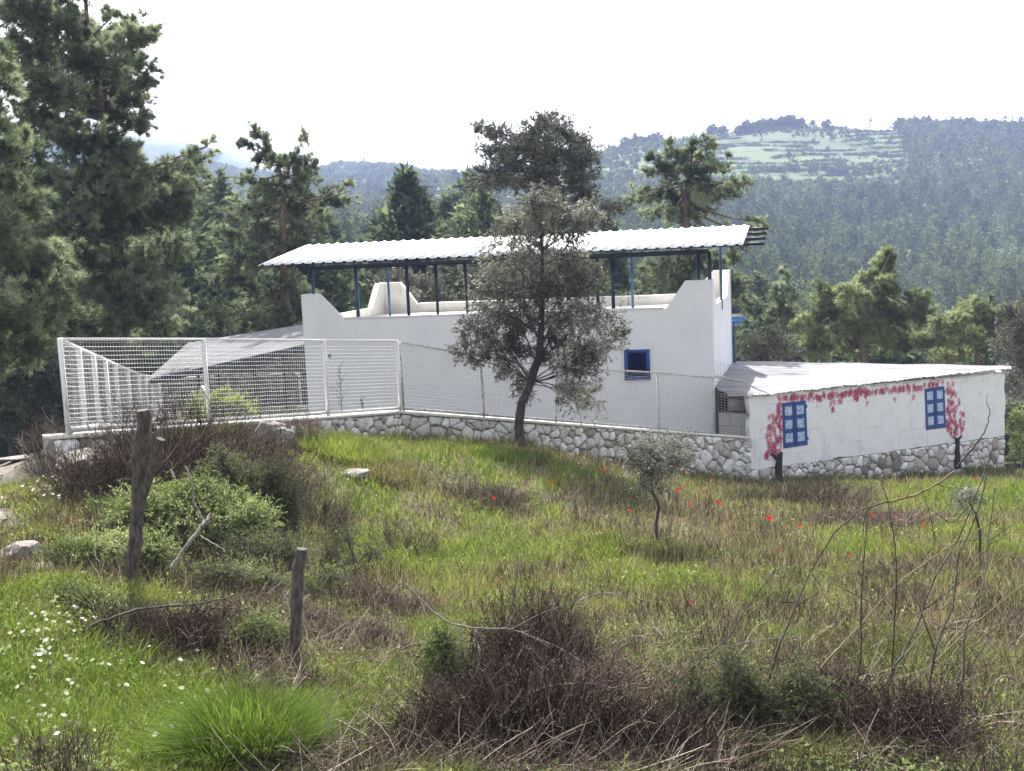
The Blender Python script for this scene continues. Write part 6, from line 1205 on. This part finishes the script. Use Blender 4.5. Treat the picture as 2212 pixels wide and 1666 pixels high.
# ---- flowers
def flower_mesh(name, mat, npet, R_, pw, stem, seed, cup=.3, disc='yolk'):
    r = np.random.default_rng(seed); mb = MB(); top = np.array([0, 0, stem])
    tilt = nrm(np.array([[r.normal()*.3, -.45, 1.]]))[0]; e1 = nrm(np.cross(tilt, [1., 0, 0])); e2 = np.cross(tilt, e1)
    for k in range(npet):
        a = k*2*math.pi/npet+r.normal()*.1; d = e1*math.cos(a)+e2*math.sin(a); s = np.cross(tilt, d)*pw; q = [top+d*R_*.12, top+d*R_*.6+s+tilt*R_*cup*.6, top+d*R_+s*.4+tilt*R_*cup, top+d*R_-s*.4+tilt*R_*cup, top+d*R_*.6-s+tilt*R_*cup*.6]; mb.add(q, [[0, 1, 2], [0, 2, 3], [0, 3, 4]], r.random(), 0)
    ph = np.arange(7)*2*math.pi/7; c = top+tilt*.004+(np.cos(ph)[:, None]*e1+np.sin(ph)[:, None]*e2)*R_*.26; mb.add(np.r_[c, [top+tilt*R_*.16]], [[i, (i+1) % 7, 7] for i in range(7)], .5, 1)
    P = np.array([[[0, 0, -.03], [.01, .005, stem*.5], top]]); tubes(mb, P, np.full((1, 3), .003), 3, .7, 2)
    return mb.mesh(name, [M_[mat], M_[disc], M_['grass']])
def put(name, me, c, label, cat, group, s, r):
    o = bpy.data.objects.new(name, me); COL.objects.link(o); o.location = [float(a) for a in c]; o.rotation_euler = (r.normal()*.12, r.normal()*.12, r.uniform(-.8, .8)); o.scale = (s, s, s); tag(o, label, cat, group)
rf = np.random.default_rng(9)
pm = [flower_mesh('poppy', 'red', 5, .062, .042, .30, k, .5, 'dark') for k in range(3)]
for (x, y) in q6([(172, 207), (135, 226), (260, 236), (350, 291), (198, 315), (615, 382), (602, 372), (778, 402), (1148, 355), (1270, 362), (1416, 394), (668, 534), (1038, 540), (188, 810), (207, 832), (470, 182), (180, 152), (300, 180), (1690, 168)])+[(1303, 1030), (1064, 1066), (1355, 1100), (1388, 1042), (1190, 1040)]:
    c = hit(x, y); c = Py(x, y, c[1]-1.2); far = c[1]; c2 = c-[0, 0, .30*.95]; z = float(zG(c[0], c[1])); 
    lab = 'red poppy in the grass before the stone wall' if far > 24 else 'red poppy in the open part of the meadow'
    put('poppy', pm[int(rf.integers(0, 3))], (c[0], c[1], z), lab, 'poppy', 'poppies by the stone wall' if far > 24 else 'poppies in the open meadow', rf.uniform(.6, 1.0) if far > 24 else rf.uniform(.6, .8), rf)
dm = [flower_mesh('daisy', 'petal', 9, .024, .0075, .15+.03*k, 10+k, .1) for k in range(4)]
pts = []
for u0, u1, v0, v1, n in [(0, 330, 1340, 1660, 90), (330, 480, 1430, 1660, 26), (60, 260, 1320, 1480, 40), (0, 120, 1390, 1560, 20)]:
    pts += [(rf.uniform(u0, u1), rf.uniform(v0, v1)) for _ in range(n)]
for x, y in pts:
    c = hit(x, y); put('daisy', dm[int(rf.integers(0, 4))], c, 'white daisy with yellow centre in the grass at the bottom left', 'daisy', 'daisies at the bottom left', rf.uniform(.5, 1.15), rf)
wm = [flower_mesh('white_blossom', 'petal', 6, .034, .018, .25+.06*k, 20+k, .3) for k in range(3)]
for k in range(75):
    t = rf.random(); x = 60+270*t+rf.normal()*14; y = 1090-110*t+rf.normal()*16; c = hit(x, y+14); put('white_blossom', wm[int(rf.integers(0, 3))], c, 'white blossom on the bank beside the track, left of the brown bushes', 'blossom', 'white blossoms along the bank', rf.uniform(.5, 1.0), rf)
om = flower_mesh('orange_flower', 'orange', 10, .028, .010, .16, 31, .15)
for (x, y), lab in zip([(246, 1525), (225, 1573), (255, 1600), (283, 1598), (365, 1518), (707, 1447+60)], ['orange flower highest among the daisies', 'orange flower left in the daisies', 'orange flower low in the daisies, left of its twin', 'orange flower low in the daisies, right of its twin', 'orange flower at the right side of the daisies', 'orange flower right of the stake foot']):
    c = hit(x, y+12); o = put('orange_flower', om, c, lab, 'flower', None, .8, rf)
# ================================================================ haze
m, nt, o = newmat('haze_air'); pv = nt.nodes.new('ShaderNodeVolumePrincipled'); pv.inputs['Density'].default_value = 0.00030; pv.inputs['Color'].default_value = (.47, .56, .92, 1)
pv.inputs['Anisotropy'].default_value = .0; nt.links.new(pv.outputs[0], o.inputs['Volume'])
mb = MB(); box(mb, (0, 1480, 85), 3600, 1520, 135); h = mb.build('haze', m); tag(h, kind='stuff'); h.display_type = 'WIRE'
try: m.cycles.homogeneous_volume = True
except Exception: pass
